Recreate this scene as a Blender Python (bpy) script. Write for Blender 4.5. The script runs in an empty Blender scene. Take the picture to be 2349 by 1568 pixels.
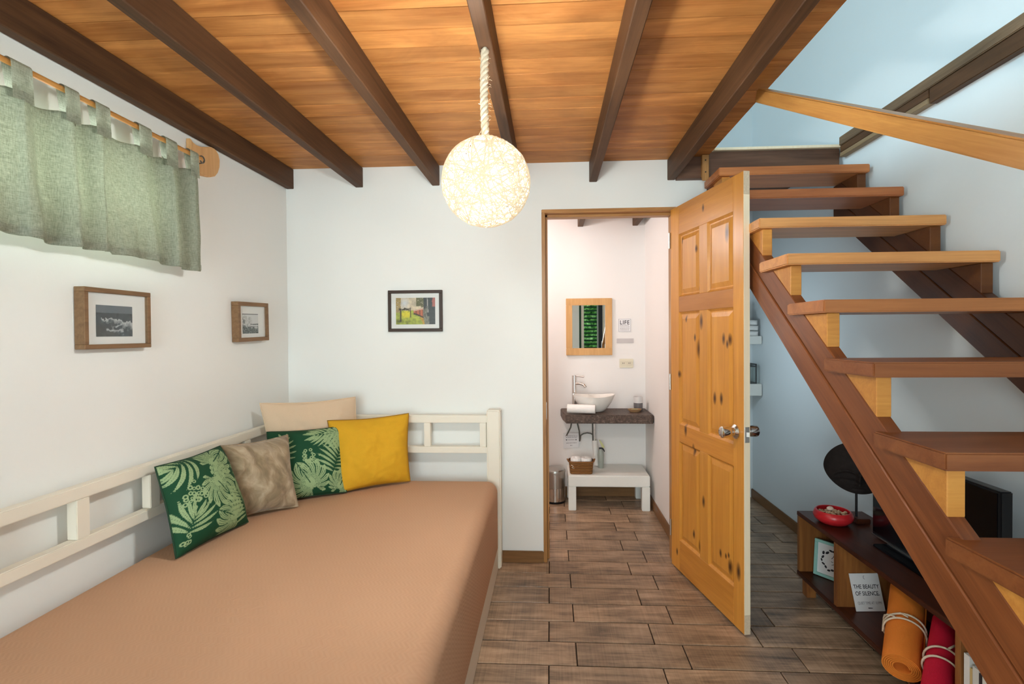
import bpy, bmesh, math, random
import numpy as np
from mathutils import Vector, Matrix, noise as mnoise

random.seed(7)
rng = np.random.default_rng(7)
SC = bpy.context.scene
COL = SC.collection

# ------------------------------------------------------------------ camera
cam_d = bpy.data.cameras.new('camera')
cam = bpy.data.objects.new('camera', cam_d)
COL.objects.link(cam)
cam_d.sensor_fit = 'HORIZONTAL'
cam_d.sensor_width = 36.0
cam_d.lens = 1145.52 / 2349 * 36.0
cam_d.shift_x = -0.01096
cam_d.shift_y = -0.00247
cam_d.clip_start = 0.02
yaw, pitch, roll = 0.0540, -0.0118, -0.0072
fw = Vector((-math.sin(yaw) * math.cos(pitch), math.cos(yaw) * math.cos(pitch), math.sin(pitch)))
rt = Vector((math.cos(yaw), math.sin(yaw), 0))
up = rt.cross(fw)
rt2 = rt * math.cos(roll) + up * math.sin(roll)
up2 = up * math.cos(roll) - rt * math.sin(roll)
cam.matrix_world = Matrix(((rt2.x, up2.x, -fw.x, 0), (rt2.y, up2.y, -fw.y, 0), (rt2.z, up2.z, -fw.z, 1.33), (0, 0, 0, 1)))
SC.camera = cam

# ------------------------------------------------------------------ world and lights
SC.view_settings.view_transform = 'Standard'
SC.view_settings.look = 'None'
SC.view_settings.gamma = 1.0
SC.view_settings.use_curve_mapping = False
SC.view_settings.exposure = 0.12
try:
    SC.cycles.use_denoising = True
    SC.cycles.max_bounces = 10
    SC.cycles.diffuse_bounces = 6
    SC.cycles.sample_clamp_indirect = 8.0
except Exception:
    pass
world = bpy.data.worlds.new('sky')
SC.world = world
world.use_nodes = True
wn = world.node_tree
wn.nodes['Background'].inputs[0].default_value = (0.62, 0.80, 1.0, 1)
wn.nodes['Background'].inputs[1].default_value = 2.2


def light(name, kind, loc, energy, color, rot=(0, 0, 0), size=None, size_y=None, radius=None):
    d = bpy.data.lights.new(name, kind)
    d.energy = energy
    d.color = color
    if kind == 'AREA':
        d.shape = 'RECTANGLE'
        d.size = size
        d.size_y = size_y
    if radius is not None:
        d.shadow_soft_size = radius
    o = bpy.data.objects.new(name, d)
    o.location = loc
    o.rotation_euler = rot
    COL.objects.link(o)
    return o


PI = math.pi
light('daylight_front_door', 'AREA', (-0.45, -2.16, 1.15), 92, (0.82, 0.96, 1.0), (PI / 2, 0, 0), 1.7, 1.9)
light('daylight_loft_window', 'AREA', (-1.45, 1.5, 3.1), 50, (0.54, 0.85, 1.0), (0, -PI / 2, 0), 0.7, 2.2)
light('daylight_side_window', 'AREA', (-1.78, 1.2, 1.84), 26, (0.98, 1.0, 0.95), (0, -PI / 2, 0), 0.3, 1.5)

# ------------------------------------------------------------------ material helpers


class NT:
    def __init__(self, name):
        self.m = bpy.data.materials.new(name)
        self.m.use_nodes = True
        self.t = self.m.node_tree
        self.n = self.t.nodes
        self.l = self.t.links
        self.b = self.n['Principled BSDF']
        self.out = self.n['Material Output']

    def new(self, typ, **kw):
        nd = self.n.new(typ)
        for k, v in kw.items():
            setattr(nd, k, v)
        return nd

    def put(self, sock, v):
        if isinstance(v, bpy.types.NodeSocket):
            self.l.new(v, sock)
        elif isinstance(v, (tuple, list)) and len(v) == 3 and sock.type == 'RGBA':
            sock.default_value = (*v, 1)
        else:
            sock.default_value = v

    def math(self, op, a, b=0.0, c=None, clamp=False):
        nd = self.new('ShaderNodeMath', operation=op, use_clamp=clamp)
        self.put(nd.inputs[0], a)
        self.put(nd.inputs[1], b)
        if c is not None:
            self.put(nd.inputs[2], c)
        return nd.outputs[0]

    def vmath(self, op, a, b=None):
        nd = self.new('ShaderNodeVectorMath', operation=op)
        self.put(nd.inputs[0], a)
        if b is not None:
            self.put(nd.inputs[1], b)
        return nd.outputs['Value'] if op in ('LENGTH', 'DOT_PRODUCT', 'DISTANCE') else nd.outputs[0]

    def mix(self, f, a, b, mode='MIX'):
        nd = self.new('ShaderNodeMix', data_type='RGBA', blend_type=mode)
        self.put(nd.inputs[0], f)
        self.put(nd.inputs[6], a)
        self.put(nd.inputs[7], b)
        return nd.outputs[2]

    def ramp(self, f, stops):
        nd = self.new('ShaderNodeValToRGB')
        el = nd.color_ramp.elements
        while len(el) < len(stops):
            el.new(0.5)
        for e, (p, c) in zip(el, stops):
            e.position = p
            e.color = (*c, 1) if len(c) == 3 else c
        self.put(nd.inputs[0], f)
        return nd.outputs[0]

    def noise(self, vec, scale, detail=4, rough=0.55, dist=0.0):
        nd = self.new('ShaderNodeTexNoise')
        if vec is not None:
            self.l.new(vec, nd.inputs['Vector'])
        nd.inputs['Scale'].default_value = scale
        nd.inputs['Detail'].default_value = detail
        nd.inputs['Roughness'].default_value = rough
        nd.inputs['Distortion'].default_value = dist
        return nd.outputs[0]

    def coord(self, which='Object'):
        return self.new('ShaderNodeTexCoord').outputs[which]

    def bump(self, h, strength=0.3, dist=0.01):
        nd = self.new('ShaderNodeBump')
        nd.inputs['Strength'].default_value = strength
        nd.inputs['Distance'].default_value = dist
        self.l.new(h, nd.inputs['Height'])
        self.l.new(nd.outputs[0], self.b.inputs['Normal'])
        return nd

    def done(self, color, rough=0.6, spec=0.3, metal=0.0):
        self.put(self.b.inputs['Base Color'], color)
        self.put(self.b.inputs['Roughness'], rough)
        self.b.inputs['Specular IOR Level'].default_value = spec
        self.b.inputs['Metallic'].default_value = metal
        return self.m


def plain(name, color, rough=0.5, spec=0.35, metal=0.0, var=0.06, scale=25, bump=0.0):
    t = NT(name)
    n = t.noise(t.coord(), scale, 4)
    c = t.mix(n, tuple(x * (1 - var) for x in color), tuple(min(1, x * (1 + var)) for x in color))
    if bump:
        t.bump(n, bump, 0.004)
    return t.done(c, rough, spec, metal)


def wood(name, dark, light_, axis, along=1.6, across=14.0, rough=0.45, spec=0.35, tint=False, rvar=0.25, knots=None, blotch=0.0, contrast=(0.3, 0.7)):
    """grain that runs along `axis` (0 x, 1 y, 2 z); each object gets its own offset and shade"""
    t = NT(name)
    info = t.new('ShaderNodeObjectInfo')
    r = info.outputs['Random']
    off = t.new('ShaderNodeCombineXYZ')
    for i, k in enumerate((37.0, 53.0, 71.0)):
        t.put(off.inputs[i], t.math('MULTIPLY', r, k))
    base = t.coord('Object')
    co = t.vmath('ADD', base, off.outputs[0])
    sc = [across] * 3
    sc[axis] = along
    v = t.vmath('MULTIPLY', co, tuple(sc))
    n1 = t.noise(v, 1.0, 5, 0.6, 0.9)
    sc2 = [across * 9] * 3
    sc2[axis] = along * 2.2
    n2 = t.noise(t.vmath('MULTIPLY', co, tuple(sc2)), 1.0, 3, 0.6, 0.2)
    f = t.math('ADD', t.math('MULTIPLY', n1, 0.74), t.math('MULTIPLY', n2, 0.26))
    col = t.ramp(f, [(contrast[0], dark), (contrast[1], light_)])
    if blotch:
        bl_ = [across * 0.35] * 3
        bl_[axis] = along * 1.6
        nb_ = t.noise(t.vmath('MULTIPLY', co, tuple(bl_)), 1.0, 4, 0.6, 0.8)
        col = t.mix(t.ramp(nb_, [(0.42, (0, 0, 0)), (0.72, (blotch,) * 3)]), col, tuple(x * 0.42 for x in dark))
        col = t.mix(t.ramp(nb_, [(0.26, (blotch * 0.7,) * 3), (0.42, (0, 0, 0))]), col, tuple(min(1, x * 1.25 + 0.03) for x in light_))
    # a shade of its own for every board
    val = t.math('ADD', t.math('MULTIPLY', r, rvar), 1.0 - rvar / 2)
    hsv = t.new('ShaderNodeHueSaturation')
    t.put(hsv.inputs['Value'], val)
    t.put(hsv.inputs['Color'], col)
    col = hsv.outputs[0]
    if knots:
        total = None
        for (a, b, ra, rb) in knots:
            d = t.vmath('MULTIPLY', t.vmath('SUBTRACT', base, (a, 0, b)), (1 / ra, 0, 1 / rb))
            ln = t.vmath('LENGTH', d)
            k = t.math('SUBTRACT', 1.0, ln, clamp=True)
            total = k if total is None else t.math('MAXIMUM', total, k)
        ring = t.ramp(total, [(0.0, (0, 0, 0)), (0.35, (0.55, 0.55, 0.55)), (0.8, (1, 1, 1))])
        col = t.mix(ring, col, (0.075, 0.026, 0.008))
    if tint:
        col = t.mix(1.0, col, info.outputs['Color'], 'MULTIPLY')
    t.bump(f, 0.12, 0.004)
    return t.done(col, rough, spec)


M = {}
# plaster
def plaster(name, c):
    t = NT(name)
    co = t.coord()
    n = t.noise(co, 3.0, 6, 0.6)
    n2 = t.noise(co, 60.0, 4, 0.6)
    col = t.mix(n, tuple(x * 0.985 for x in c), tuple(min(1, x * 1.012) for x in c))
    t.bump(n2, 0.10, 0.003)
    return t.done(col, 0.75, 0.2)


M['white_wall'] = plaster('white_plaster', (0.82, 0.835, 0.815))
M['bath_wall'] = plaster('bathroom_plaster', (0.81, 0.785, 0.765))
M['aqua_wall'] = plaster('pale_blue_plaster', (0.76, 0.81, 0.835))
M['white_paint'] = plain('white_paint', (0.80, 0.80, 0.76), 0.5, 0.3, var=0.02)
M['cream_paint'] = plain('cream_painted_wood', (0.80, 0.755, 0.65), 0.42, 0.4, var=0.03, scale=6)
M['plank'] = wood('ceiling_plank_wood', (0.38, 0.13, 0.029), (0.70, 0.32, 0.098), 0, along=1.5, across=15, rough=0.5, spec=0.22, rvar=0.22, contrast=(0.30, 0.66), blotch=0.45)
M['beam'] = wood('dark_beam_wood', (0.042, 0.019, 0.009), (0.135, 0.064, 0.028), 1, along=1.2, across=16, rough=0.6, spec=0.25, rvar=0.2)
M['beam_x'] = wood('dark_beam_wood_crosswise', (0.065, 0.030, 0.018), (0.19, 0.095, 0.055), 0, along=1.2, across=16, rough=0.55, rvar=0.2)
M['stair'] = wood('stair_wood_lengthwise', (0.17, 0.055, 0.018), (0.36, 0.135, 0.042), 1, along=2.0, across=18, rough=0.38, rvar=0.15, tint=True)
M['tread'] = wood('stair_tread_wood', (0.30, 0.125, 0.045), (0.52, 0.26, 0.10), 0, along=1.6, across=15, rough=0.40, rvar=0.1, tint=True)
M['block'] = wood('stair_block_wood', (0.46, 0.175, 0.034), (0.68, 0.315, 0.066), 0, along=3, across=20, rough=0.4, rvar=0.2, tint=True)
M['rail'] = wood('handrail_wood', (0.40, 0.16, 0.035), (0.68, 0.35, 0.10), 1, along=2.0, across=22, rough=0.33, rvar=0.05)
M['frame_wood_z'] = wood('door_frame_wood_upright', (0.26, 0.11, 0.03), (0.52, 0.27, 0.09), 2, along=2, across=26, rough=0.4, rvar=0.15)
M['frame_wood_x'] = wood('door_frame_wood_crosswise', (0.26, 0.11, 0.03), (0.56, 0.29, 0.10), 0, along=2, across=26, rough=0.4, rvar=0.15)
M['skirting_x'] = wood('skirting_wood_crosswise', (0.14, 0.065, 0.022), (0.28, 0.14, 0.05), 0, along=2, across=26, rough=0.4, rvar=0.1)
M['skirting_y'] = wood('skirting_wood_lengthwise', (0.14, 0.065, 0.022), (0.27, 0.13, 0.05), 1, along=2, across=26, rough=0.4, rvar=0.1)
M['console_y'] = wood('console_wood', (0.035, 0.010, 0.006), (0.095, 0.026, 0.012), 1, along=1.6, across=18, rough=0.32, spec=0.25, rvar=0.1)
M['console_z'] = wood('console_wood_upright', (0.15, 0.045, 0.015), (0.40, 0.165, 0.045), 2, along=2.2, across=14, rough=0.35, rvar=0.2)
M['oak'] = wood('mirror_frame_wood', (0.52, 0.28, 0.095), (0.66, 0.38, 0.15), 2, along=2.5, across=30, rough=0.5, rvar=0.1)
M['pale_wood'] = wood('curtain_bracket_wood', (0.60, 0.33, 0.14), (0.76, 0.47, 0.22), 2, along=3, across=40, rough=0.5, rvar=0.0)
M['brown_frame'] = wood('brown_picture_frame_wood', (0.16, 0.085, 0.04), (0.27, 0.155, 0.075), 1, along=4, across=60, rough=0.55, rvar=0.1)
M['dark_frame'] = plain('dark_brown_frame', (0.045, 0.026, 0.018), 0.4)
M['edge_wood'] = wood('bare_door_edge_wood', (0.84, 0.69, 0.49), (0.92, 0.80, 0.60), 2, along=2, across=60, rough=0.5, rvar=0.0)
M['end_grain'] = plain('pale_end_grain', (0.62, 0.50, 0.36), 0.7, 0.2, var=0.25, scale=120)
M['mat_board'] = plain('white_mat_board', (0.82, 0.81, 0.79), 0.7, 0.2, var=0.01)
M['chrome'] = plain('polished_chrome', (0.72, 0.70, 0.68), 0.16, 0.5, 1.0, var=0.03)
M['steel'] = plain('brushed_steel', (0.55, 0.53, 0.50), 0.30, 0.5, 1.0, var=0.06, scale=8)
M['black'] = plain('black_plastic', (0.008, 0.008, 0.010), 0.35, 0.4, var=0.1)
M['screen'] = plain('black_screen', (0.004, 0.004, 0.006), 0.12, 0.5, var=0.05)
M['charcoal'] = plain('charred_black_wood', (0.024, 0.019, 0.018), 0.8, 0.12, var=0.35, scale=40, bump=0.4)
M['red'] = plain('glossy_red_enamel', (0.62, 0.022, 0.030), 0.28, 0.5, var=0.08)
M['ink'] = plain('dark_print', (0.045, 0.042, 0.05), 0.7, 0.1, var=0.05)
M['grey_ink'] = plain('grey_print', (0.30, 0.28, 0.30), 0.7, 0.1, var=0.05)
M['paper'] = plain('white_card', (0.80, 0.79, 0.80), 0.7, 0.2, var=0.015)
M['ceramic'] = plain('white_ceramic', (0.80, 0.78, 0.74), 0.16, 0.5, var=0.02)
M['towel'] = plain('white_towelling', (0.86, 0.85, 0.83), 0.9, 0.1, var=0.03, scale=200, bump=0.5)
M['plastic'] = plain('ivory_plastic', (0.74, 0.68, 0.53), 0.35, 0.4, var=0.02)
M['hose'] = plain('dark_braided_hose', (0.10, 0.095, 0.08), 0.45, 0.4, var=0.3, scale=300)
M['pvc'] = plain('white_drain_pipe', (0.78, 0.76, 0.72), 0.35, 0.4, var=0.03)
M['mint'] = plain('mint_painted_frame', (0.33, 0.62, 0.56), 0.5, 0.3, var=0.06)
M['shell'] = plain('dried_potpourri', (0.62, 0.46, 0.30), 0.7, 0.2, var=0.35, scale=60)
M['pinkshell'] = plain('pale_pink_shell', (0.80, 0.62, 0.52), 0.5, 0.3, var=0.1)
M['string'] = plain('cream_cotton_string', (0.72, 0.62, 0.48), 0.85, 0.1, var=0.15, scale=200, bump=0.5)
M['green_bottle'] = plain('grey_green_bottle', (0.34, 0.37, 0.33), 0.3, 0.4, var=0.1)

# countertop stone
t = NT('dark_speckled_stone')
co = t.coord()
n = t.noise(co, 70, 6, 0.7)
n2 = t.noise(co, 14, 4, 0.6)
c = t.ramp(n, [(0.32, (0.022, 0.014, 0.011)), (0.55, (0.12, 0.075, 0.055)), (0.72, (0.32, 0.26, 0.21))])
c = t.mix(t.math('MULTIPLY', n2, 0.5), c, (0.06, 0.04, 0.03))
t.bump(n, 0.5, 0.004)
M['stone'] = t.done(c, 0.5, 0.35)

# floor tiles printed like sawn timber
t = NT('sawn_timber_tile')
info = t.new('ShaderNodeObjectInfo')
r = info.outputs['Random']
off = t.new('ShaderNodeCombineXYZ')
for i, k in enumerate((31.0, 47.0, 3.0)):
    t.put(off.inputs[i], t.math('MULTIPLY', r, k))
co = t.vmath('ADD', t.coord(), off.outputs[0])
g1 = t.noise(t.vmath('MULTIPLY', co, (3.2, 34, 10)), 1.0, 6, 0.65, 0.6)
saw = t.noise(t.vmath('MULTIPLY', co, (170, 3.0, 1)), 1.0, 2, 0.5, 0.0)
blot = t.noise(t.vmath('MULTIPLY', co, (5.5, 9, 1)), 1.0, 4, 0.6, 0.4)
f = t.math('ADD', t.math('MULTIPLY', g1, 0.52), t.math('MULTIPLY', saw, 0.14))
f = t.math('ADD', f, t.math('MULTIPLY', blot, 0.34))
c = t.ramp(f, [(0.33, (0.082, 0.056, 0.040)), (0.45, (0.24, 0.16, 0.103)), (0.55, (0.39, 0.265, 0.172)), (0.68, (0.54, 0.385, 0.265))])
hsv = t.new('ShaderNodeHueSaturation')
t.put(hsv.inputs['Value'], t.math('ADD', t.math('MULTIPLY', r, 0.3), 0.85))
t.put(hsv.inputs['Color'], c)
t.bump(f, 0.12, 0.003)
M['tile'] = t.done(hsv.outputs[0], 0.36, 0.45)
M['grout'] = plain('dark_grout', (0.035, 0.024, 0.018), 0.9, 0.1, var=0.1)

# door pine with its knots (leaf space: x along the leaf, z up)
KN = [(0.355, 1.947), (0.279, 1.758), (0.56, 1.783, 2.2), (0.131, 1.826), (0.307, 1.551), (0.335, 1.384, 2.0), (0.173, 1.403), (0.265, 1.303), (0.299, 1.246, 2.4), (0.53, 1.299, 1.4), (0.579, 1.296, 1.4), (0.56, 1.275), (0.095, 1.101), (0.453, 1.014, 1.5), (0.51, 1.018, 1.5), (0.169, 0.807, 1.7), (0.252, 0.718, 1.6), (0.352, 0.483, 1.5), (0.249, 0.278, 1.2), (0.305, 0.236, 1.8), (0.5, 0.288), (0.545, 0.294, .7), (0.567, 0.307, .7), (0.577, 0.258, 1.8), (0.649, 0.27, 2.0), (0.066, 0.109)]
KN = [(k[0], k[1], 0.013 * (k[2] if len(k) > 2 else 1) ** 0.6, 0.024 * (k[2] if len(k) > 2 else 1)) for k in KN]
M['pine_z'] = wood('knotty_pine_upright', (0.50, 0.195, 0.026), (0.68, 0.305, 0.052), 2, along=1.4, across=22, rough=0.34, rvar=0.08, knots=KN)
M['pine_x'] = wood('knotty_pine_crosswise', (0.48, 0.18, 0.024), (0.68, 0.295, 0.050), 0, along=1.8, across=22, rough=0.34, rvar=0.10, knots=KN)
M['pine_dark'] = wood('knotty_pine_darker_rail', (0.36, 0.125, 0.018), (0.48, 0.19, 0.036), 0, along=1.8, across=22, rough=0.34, rvar=0.0)

# fabrics


def fabric(name, c, weave=420, rough=0.85, sheen=0.0, var=0.1, big=0.0):
    t = NT(name)
    co = t.coord()
    w = t.noise(co, weave, 2, 0.5)
    b = t.noise(t.vmath('MULTIPLY', co, (6, 6, 14)), 1.0, 4, 0.6, 0.6)
    f = t.math('ADD', t.math('MULTIPLY', w, 1 - big), t.math('MULTIPLY', b, big))
    col = t.mix(f, tuple(x * (1 - var) for x in c), tuple(min(1, x * (1 + var)) for x in c))
    t.bump(w, 0.25, 0.002)
    m = t.done(col, rough, 0.15)
    if sheen:
        t.b.inputs['Sheen Weight'].default_value = sheen
    return m


t = NT('taupe_velvet')
co = t.coord()
mp = t.new('ShaderNodeMapping')
t.l.new(co, mp.inputs[0])
mp.inputs['Rotation'].default_value = (0.65, 0.2, 0.7)
mp.inputs['Scale'].default_value = (3.5, 22.0, 9.0)
nap = t.noise(mp.outputs[0], 1.0, 4, 0.55, 0.9)
w = t.noise(co, 320, 2)
c = t.ramp(nap, [(0.34, (0.185, 0.135, 0.078)), (0.52, (0.30, 0.225, 0.14)), (0.68, (0.45, 0.36, 0.25))])
t.bump(t.math('ADD', nap, t.math('MULTIPLY', w, 0.15)), 0.35, 0.012)
M['taupe'] = t.done(c, 0.85, 0.15)
t.b.inputs['Sheen Weight'].default_value = 0.3
M['beige_cloth'] = fabric('beige_cotton', (0.63, 0.48, 0.335), 380, var=0.06)
M['mustard'] = fabric('mustard_cotton', (0.63, 0.345, 0.022), 320, var=0.08, big=0.3)
M['mustard_trim'] = plain('dark_mustard_piping', (0.30, 0.15, 0.012), 0.8)
M['green_trim'] = plain('dark_green_piping', (0.012, 0.045, 0.022), 0.8)
M['orange_foam'] = fabric('orange_foam_mat', (0.80, 0.235, 0.035), 260, 0.8, var=0.06)
M['red_foam'] = fabric('crimson_foam_mat', (0.56, 0.012, 0.042), 260, 0.8, var=0.06)
M['rope'] = plain('cream_sisal_rope', (0.88, 0.76, 0.58), 0.9, 0.1, var=0.2, scale=150, bump=0.4)


def vcol(name, rough=0.8, spec=0.2):
    t = NT(name)
    a = t.new('ShaderNodeAttribute', attribute_name='print')
    n = t.noise(t.coord(), 400, 2)
    c = t.mix(t.math('MULTIPLY', n, 0.12), a.outputs[0], (0.02, 0.03, 0.02))
    return t.done(c, rough, spec)


M['palm_print'] = vcol('palm_print_cotton')
M['photo_print'] = vcol('photographic_print', 0.35, 0.3)

# bedspread: fine zigzag relief
t = NT('zigzag_woven_bedspread')
co = t.coord()
sp = t.new('ShaderNodeSeparateXYZ')
t.l.new(co, sp.inputs[0])
zig = t.math('PINGPONG', t.math('MULTIPLY', sp.outputs[1], 22.0), 0.5)
ph = t.math('ADD', t.math('MULTIPLY', t.math('ADD', sp.outputs[0], sp.outputs[2]), 70.0), t.math('MULTIPLY', zig, 2.2))
wv = t.math('PINGPONG', ph, 0.5)
n = t.noise(co, 5, 5, 0.6)
c = t.mix(t.math('MULTIPLY', wv, 0.35), (0.54, 0.325, 0.205), (0.63, 0.405, 0.27))
c = t.mix(t.math('MULTIPLY', n, 0.25), c, (0.50, 0.32, 0.20))
t.bump(wv, 0.22, 0.003)
M['bedspread'] = t.done(c, 0.9, 0.12)

# curtain linen: lets daylight through
t = NT('sage_linen')
co = t.coord()
w1 = t.noise(t.vmath('MULTIPLY', co, (60, 60, 420)), 1.0, 3, 0.6)
w2 = t.noise(t.vmath('MULTIPLY', co, (420, 420, 60)), 1.0, 3, 0.6)
f = t.math('MULTIPLY', t.math('ADD', w1, w2), 0.5)
c = t.ramp(f, [(0.36, (0.30, 0.325, 0.25)), (0.64, (0.54, 0.575, 0.47))])
tr = t.new('ShaderNodeBsdfTranslucent')
t.l.new(c, tr.inputs[0])
mx = t.new('ShaderNodeMixShader')
mx.inputs[0].default_value = 0.45
t.done(c, 0.9, 0.1)
t.l.new(t.b.outputs[0], mx.inputs[1])
t.l.new(tr.outputs[0], mx.inputs[2])
t.l.new(mx.outputs[0], t.out.inputs[0])
M['linen'] = t.m

# wicker
t = NT('brown_wicker')
co = t.coord()
wv = t.new('ShaderNodeTexWave', wave_type='BANDS', bands_direction='Z')
t.l.new(co, wv.inputs[0])
wv.inputs['Scale'].default_value = 45
wv.inputs['Distortion'].default_value = 3
c = t.ramp(wv.outputs[1], [(0.2, (0.11, 0.040, 0.010)), (0.8, (0.36, 0.165, 0.045))])
t.bump(wv.outputs[1], 0.6, 0.004)
M['wicker'] = t.done(c, 0.55, 0.3)

# lamp yarn and bulb


def emitter(name, color, strength, base=(0.8, 0.7, 0.55)):
    t = NT(name)
    m = t.done(base, 0.8, 0.1)
    t.b.inputs['Emission Color'].default_value = (*color, 1)
    t.b.inputs['Emission Strength'].default_value = strength
    return m


M['yarn'] = emitter('lit_cream_yarn', (1.0, 0.80, 0.54), 0.42, (0.70, 0.58, 0.42))
M['bulb'] = emitter('lit_bulb', (1.0, 0.93, 0.8), 30.0)


def glass(name, tint=(1, 1, 1), gloss=0.12):
    t = NT(name)
    tr = t.new('ShaderNodeBsdfTransparent')
    tr.inputs[0].default_value = (*tint, 1)
    gl = t.new('ShaderNodeBsdfGlossy')
    gl.inputs['Roughness'].default_value = 0.02
    mx = t.new('ShaderNodeMixShader')
    mx.inputs[0].default_value = gloss
    t.l.new(tr.outputs[0], mx.inputs[1])
    t.l.new(gl.outputs[0], mx.inputs[2])
    t.l.new(mx.outputs[0], t.out.inputs[0])
    return t.m


M['glass'] = glass('clear_glass', (0.95, 0.97, 0.96), 0.07)
M['picture_glass'] = glass('picture_glass', (0.97, 0.98, 0.98), 0.04)
M['mirror'] = plain('mirror_silver', (0.88, 0.90, 0.88), 0.01, 0.5, 1.0, var=0.0)

# garden leaves outside the front door
t = NT('sunlit_hedge')
n = t.noise(t.coord(), 9, 6, 0.7)
c = t.ramp(n, [(0.35, (0.01, 0.05, 0.008)), (0.5, (0.12, 0.36, 0.05)), (0.62, (0.55, 0.78, 0.30))])
M['hedge'] = t.done(c, 0.6, 0.2)
M['deep_green'] = plain('deep_green_paint', (0.02, 0.07, 0.035), 0.45, 0.3)

# ------------------------------------------------------------------ mesh helpers


class MB:
    def __init__(self):
        self.v, self.f = [], []

    def add(self, vs, fs):
        o = len(self.v)
        self.v += [tuple(map(float, p)) for p in vs]
        self.f += [tuple(i + o for i in q) for q in fs]
        return self

    def box(self, x0, x1, y0, y1, z0, z1):
        x0, x1 = sorted((x0, x1)); y0, y1 = sorted((y0, y1)); z0, z1 = sorted((z0, z1))
        v = [(x0, y0, z0), (x1, y0, z0), (x1, y1, z0), (x0, y1, z0), (x0, y0, z1), (x1, y0, z1), (x1, y1, z1), (x0, y1, z1)]
        return self.add(v, [(0, 3, 2, 1), (4, 5, 6, 7), (0, 1, 5, 4), (1, 2, 6, 5), (2, 3, 7, 6), (3, 0, 4, 7)])

    def prism(self, prof, axis, a, b):
        """profile in the two other axes (in x,y,z order), extruded along axis from a to b"""
        n = len(prof)
        def mk(p, q):
            c = [0, 0, 0]
            oth = [i for i in range(3) if i != axis]
            c[oth[0]], c[oth[1]] = p
            c[axis] = q
            return c
        vs = [mk(p, a) for p in prof] + [mk(p, b) for p in prof]
        fs = [tuple(range(n)), tuple(range(2 * n - 1, n - 1, -1))] + [(i, (i + 1) % n, n + (i + 1) % n, n + i) for i in range(n)]
        return self.add(vs, fs)

    def tube(self, pts, r, n=8, closed=False, cap=True):
        pts = [Vector(p) for p in pts]
        m = len(pts)
        vs, fs = [], []
        prev = None
        for i, p in enumerate(pts):
            if closed:
                d = pts[(i + 1) % m] - pts[i - 1]
            else:
                d = pts[min(i + 1, m - 1)] - pts[max(i - 1, 0)]
            d.normalize()
            if prev is None:
                a = d.orthogonal().normalized()
            else:
                a = (prev - d * prev.dot(d))
                a = a.normalized() if a.length > 1e-6 else d.orthogonal().normalized()
            prev = a
            b = d.cross(a)
            rr = r[i] if isinstance(r, (list, tuple)) else r
            for k in range(n):
                t_ = 2 * PI * k / n
                vs.append(p + (a * math.cos(t_) + b * math.sin(t_)) * rr)
        for i in range(m if closed else m - 1):
            j = (i + 1) % m
            for k in range(n):
                k2 = (k + 1) % n
                fs.append((i * n + k, i * n + k2, j * n + k2, j * n + k))
        if cap and not closed:
            fs.append(tuple(range(n - 1, -1, -1)))
            fs.append(tuple((m - 1) * n + k for k in range(n)))
        return self.add(vs, fs)

    def lathe(self, prof, c=(0, 0, 0), n=32, sx=1.0, sy=1.0):
        vs, fs = [], []
        m = len(prof)
        for (r, z) in prof:
            for k in range(n):
                t_ = 2 * PI * k / n
                vs.append((c[0] + r * sx * math.cos(t_), c[1] + r * sy * math.sin(t_), c[2] + z))
        for i in range(m - 1):
            for k in range(n):
                k2 = (k + 1) % n
                fs.append((i * n + k, i * n + k2, (i + 1) * n + k2, (i + 1) * n + k))
        fs.append(tuple(range(n - 1, -1, -1)))
        fs.append(tuple((m - 1) * n + k for k in range(n)))
        return self.add(vs, fs)

    def grid(self, fn, nu, nv):
        vs = [fn(i / nu, j / nv) for j in range(nv + 1) for i in range(nu + 1)]
        fs = [(j * (nu + 1) + i, j * (nu + 1) + i + 1, (j + 1) * (nu + 1) + i + 1, (j + 1) * (nu + 1) + i) for j in range(nv) for i in range(nu)]
        return self.add(vs, fs)

    def sphere(self, c, r, n=12, m=8, s=(1, 1, 1)):
        prof = [(r * math.sin(PI * i / m), -r * math.cos(PI * i / m)) for i in range(m + 1)]
        vs0 = len(self.v)
        self.lathe([(max(a, r * 0.01), b) for a, b in prof], (0, 0, 0), n)
        for i in range(vs0, len(self.v)):
            x, y, z = self.v[i]
            self.v[i] = (x * s[0] + c[0], y * s[1] + c[1], z * s[2] + c[2])
        return self

    def xf(self, mat):
        self.v = [tuple(mat @ Vector(p)) for p in self.v]
        return self


def worldloc(o):
    p = Vector((0, 0, 0))
    while o is not None:
        p += o.location
        o = o.parent
    return p


def obj(name, mb, mat, parent=None, smooth=False, bevel=0.0, seg=2, local=False, color=None, auto=True):
    me = bpy.data.meshes.new(name)
    if parent is not None and not local:
        w = worldloc(parent)
        vs = [(p[0] - w.x, p[1] - w.y, p[2] - w.z) for p in mb.v]
    else:
        vs = mb.v
    me.from_pydata(vs, [], mb.f)
    me.validate()
    bm = bmesh.new()
    bm.from_mesh(me)
    bmesh.ops.recalc_face_normals(bm, faces=bm.faces)
    if bevel > 0:
        es = [e for e in bm.edges if len(e.link_faces) == 2 and e.calc_face_angle(0) > 0.5]
        bmesh.ops.bevel(bm, geom=es, offset=bevel, segments=seg, affect='EDGES', clamp_overlap=True)
    bm.to_mesh(me)
    bm.free()
    if mat is not None:
        me.materials.append(mat)
    if smooth:
        for p in me.polygons:
            p.use_smooth = True
        if smooth == 'auto':
            me.set_sharp_from_angle(angle=0.7)
    o = bpy.data.objects.new(name, me)
    COL.objects.link(o)
    if parent is not None:
        o.parent = parent
    if color:
        o.color = (*color, 1)
    return o


def tag(o, label=None, cat=None, group=None, kind=None):
    if label: o['label'] = label
    if cat: o['category'] = cat
    if group: o['group'] = group
    if kind: o['kind'] = kind
    return o


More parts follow.
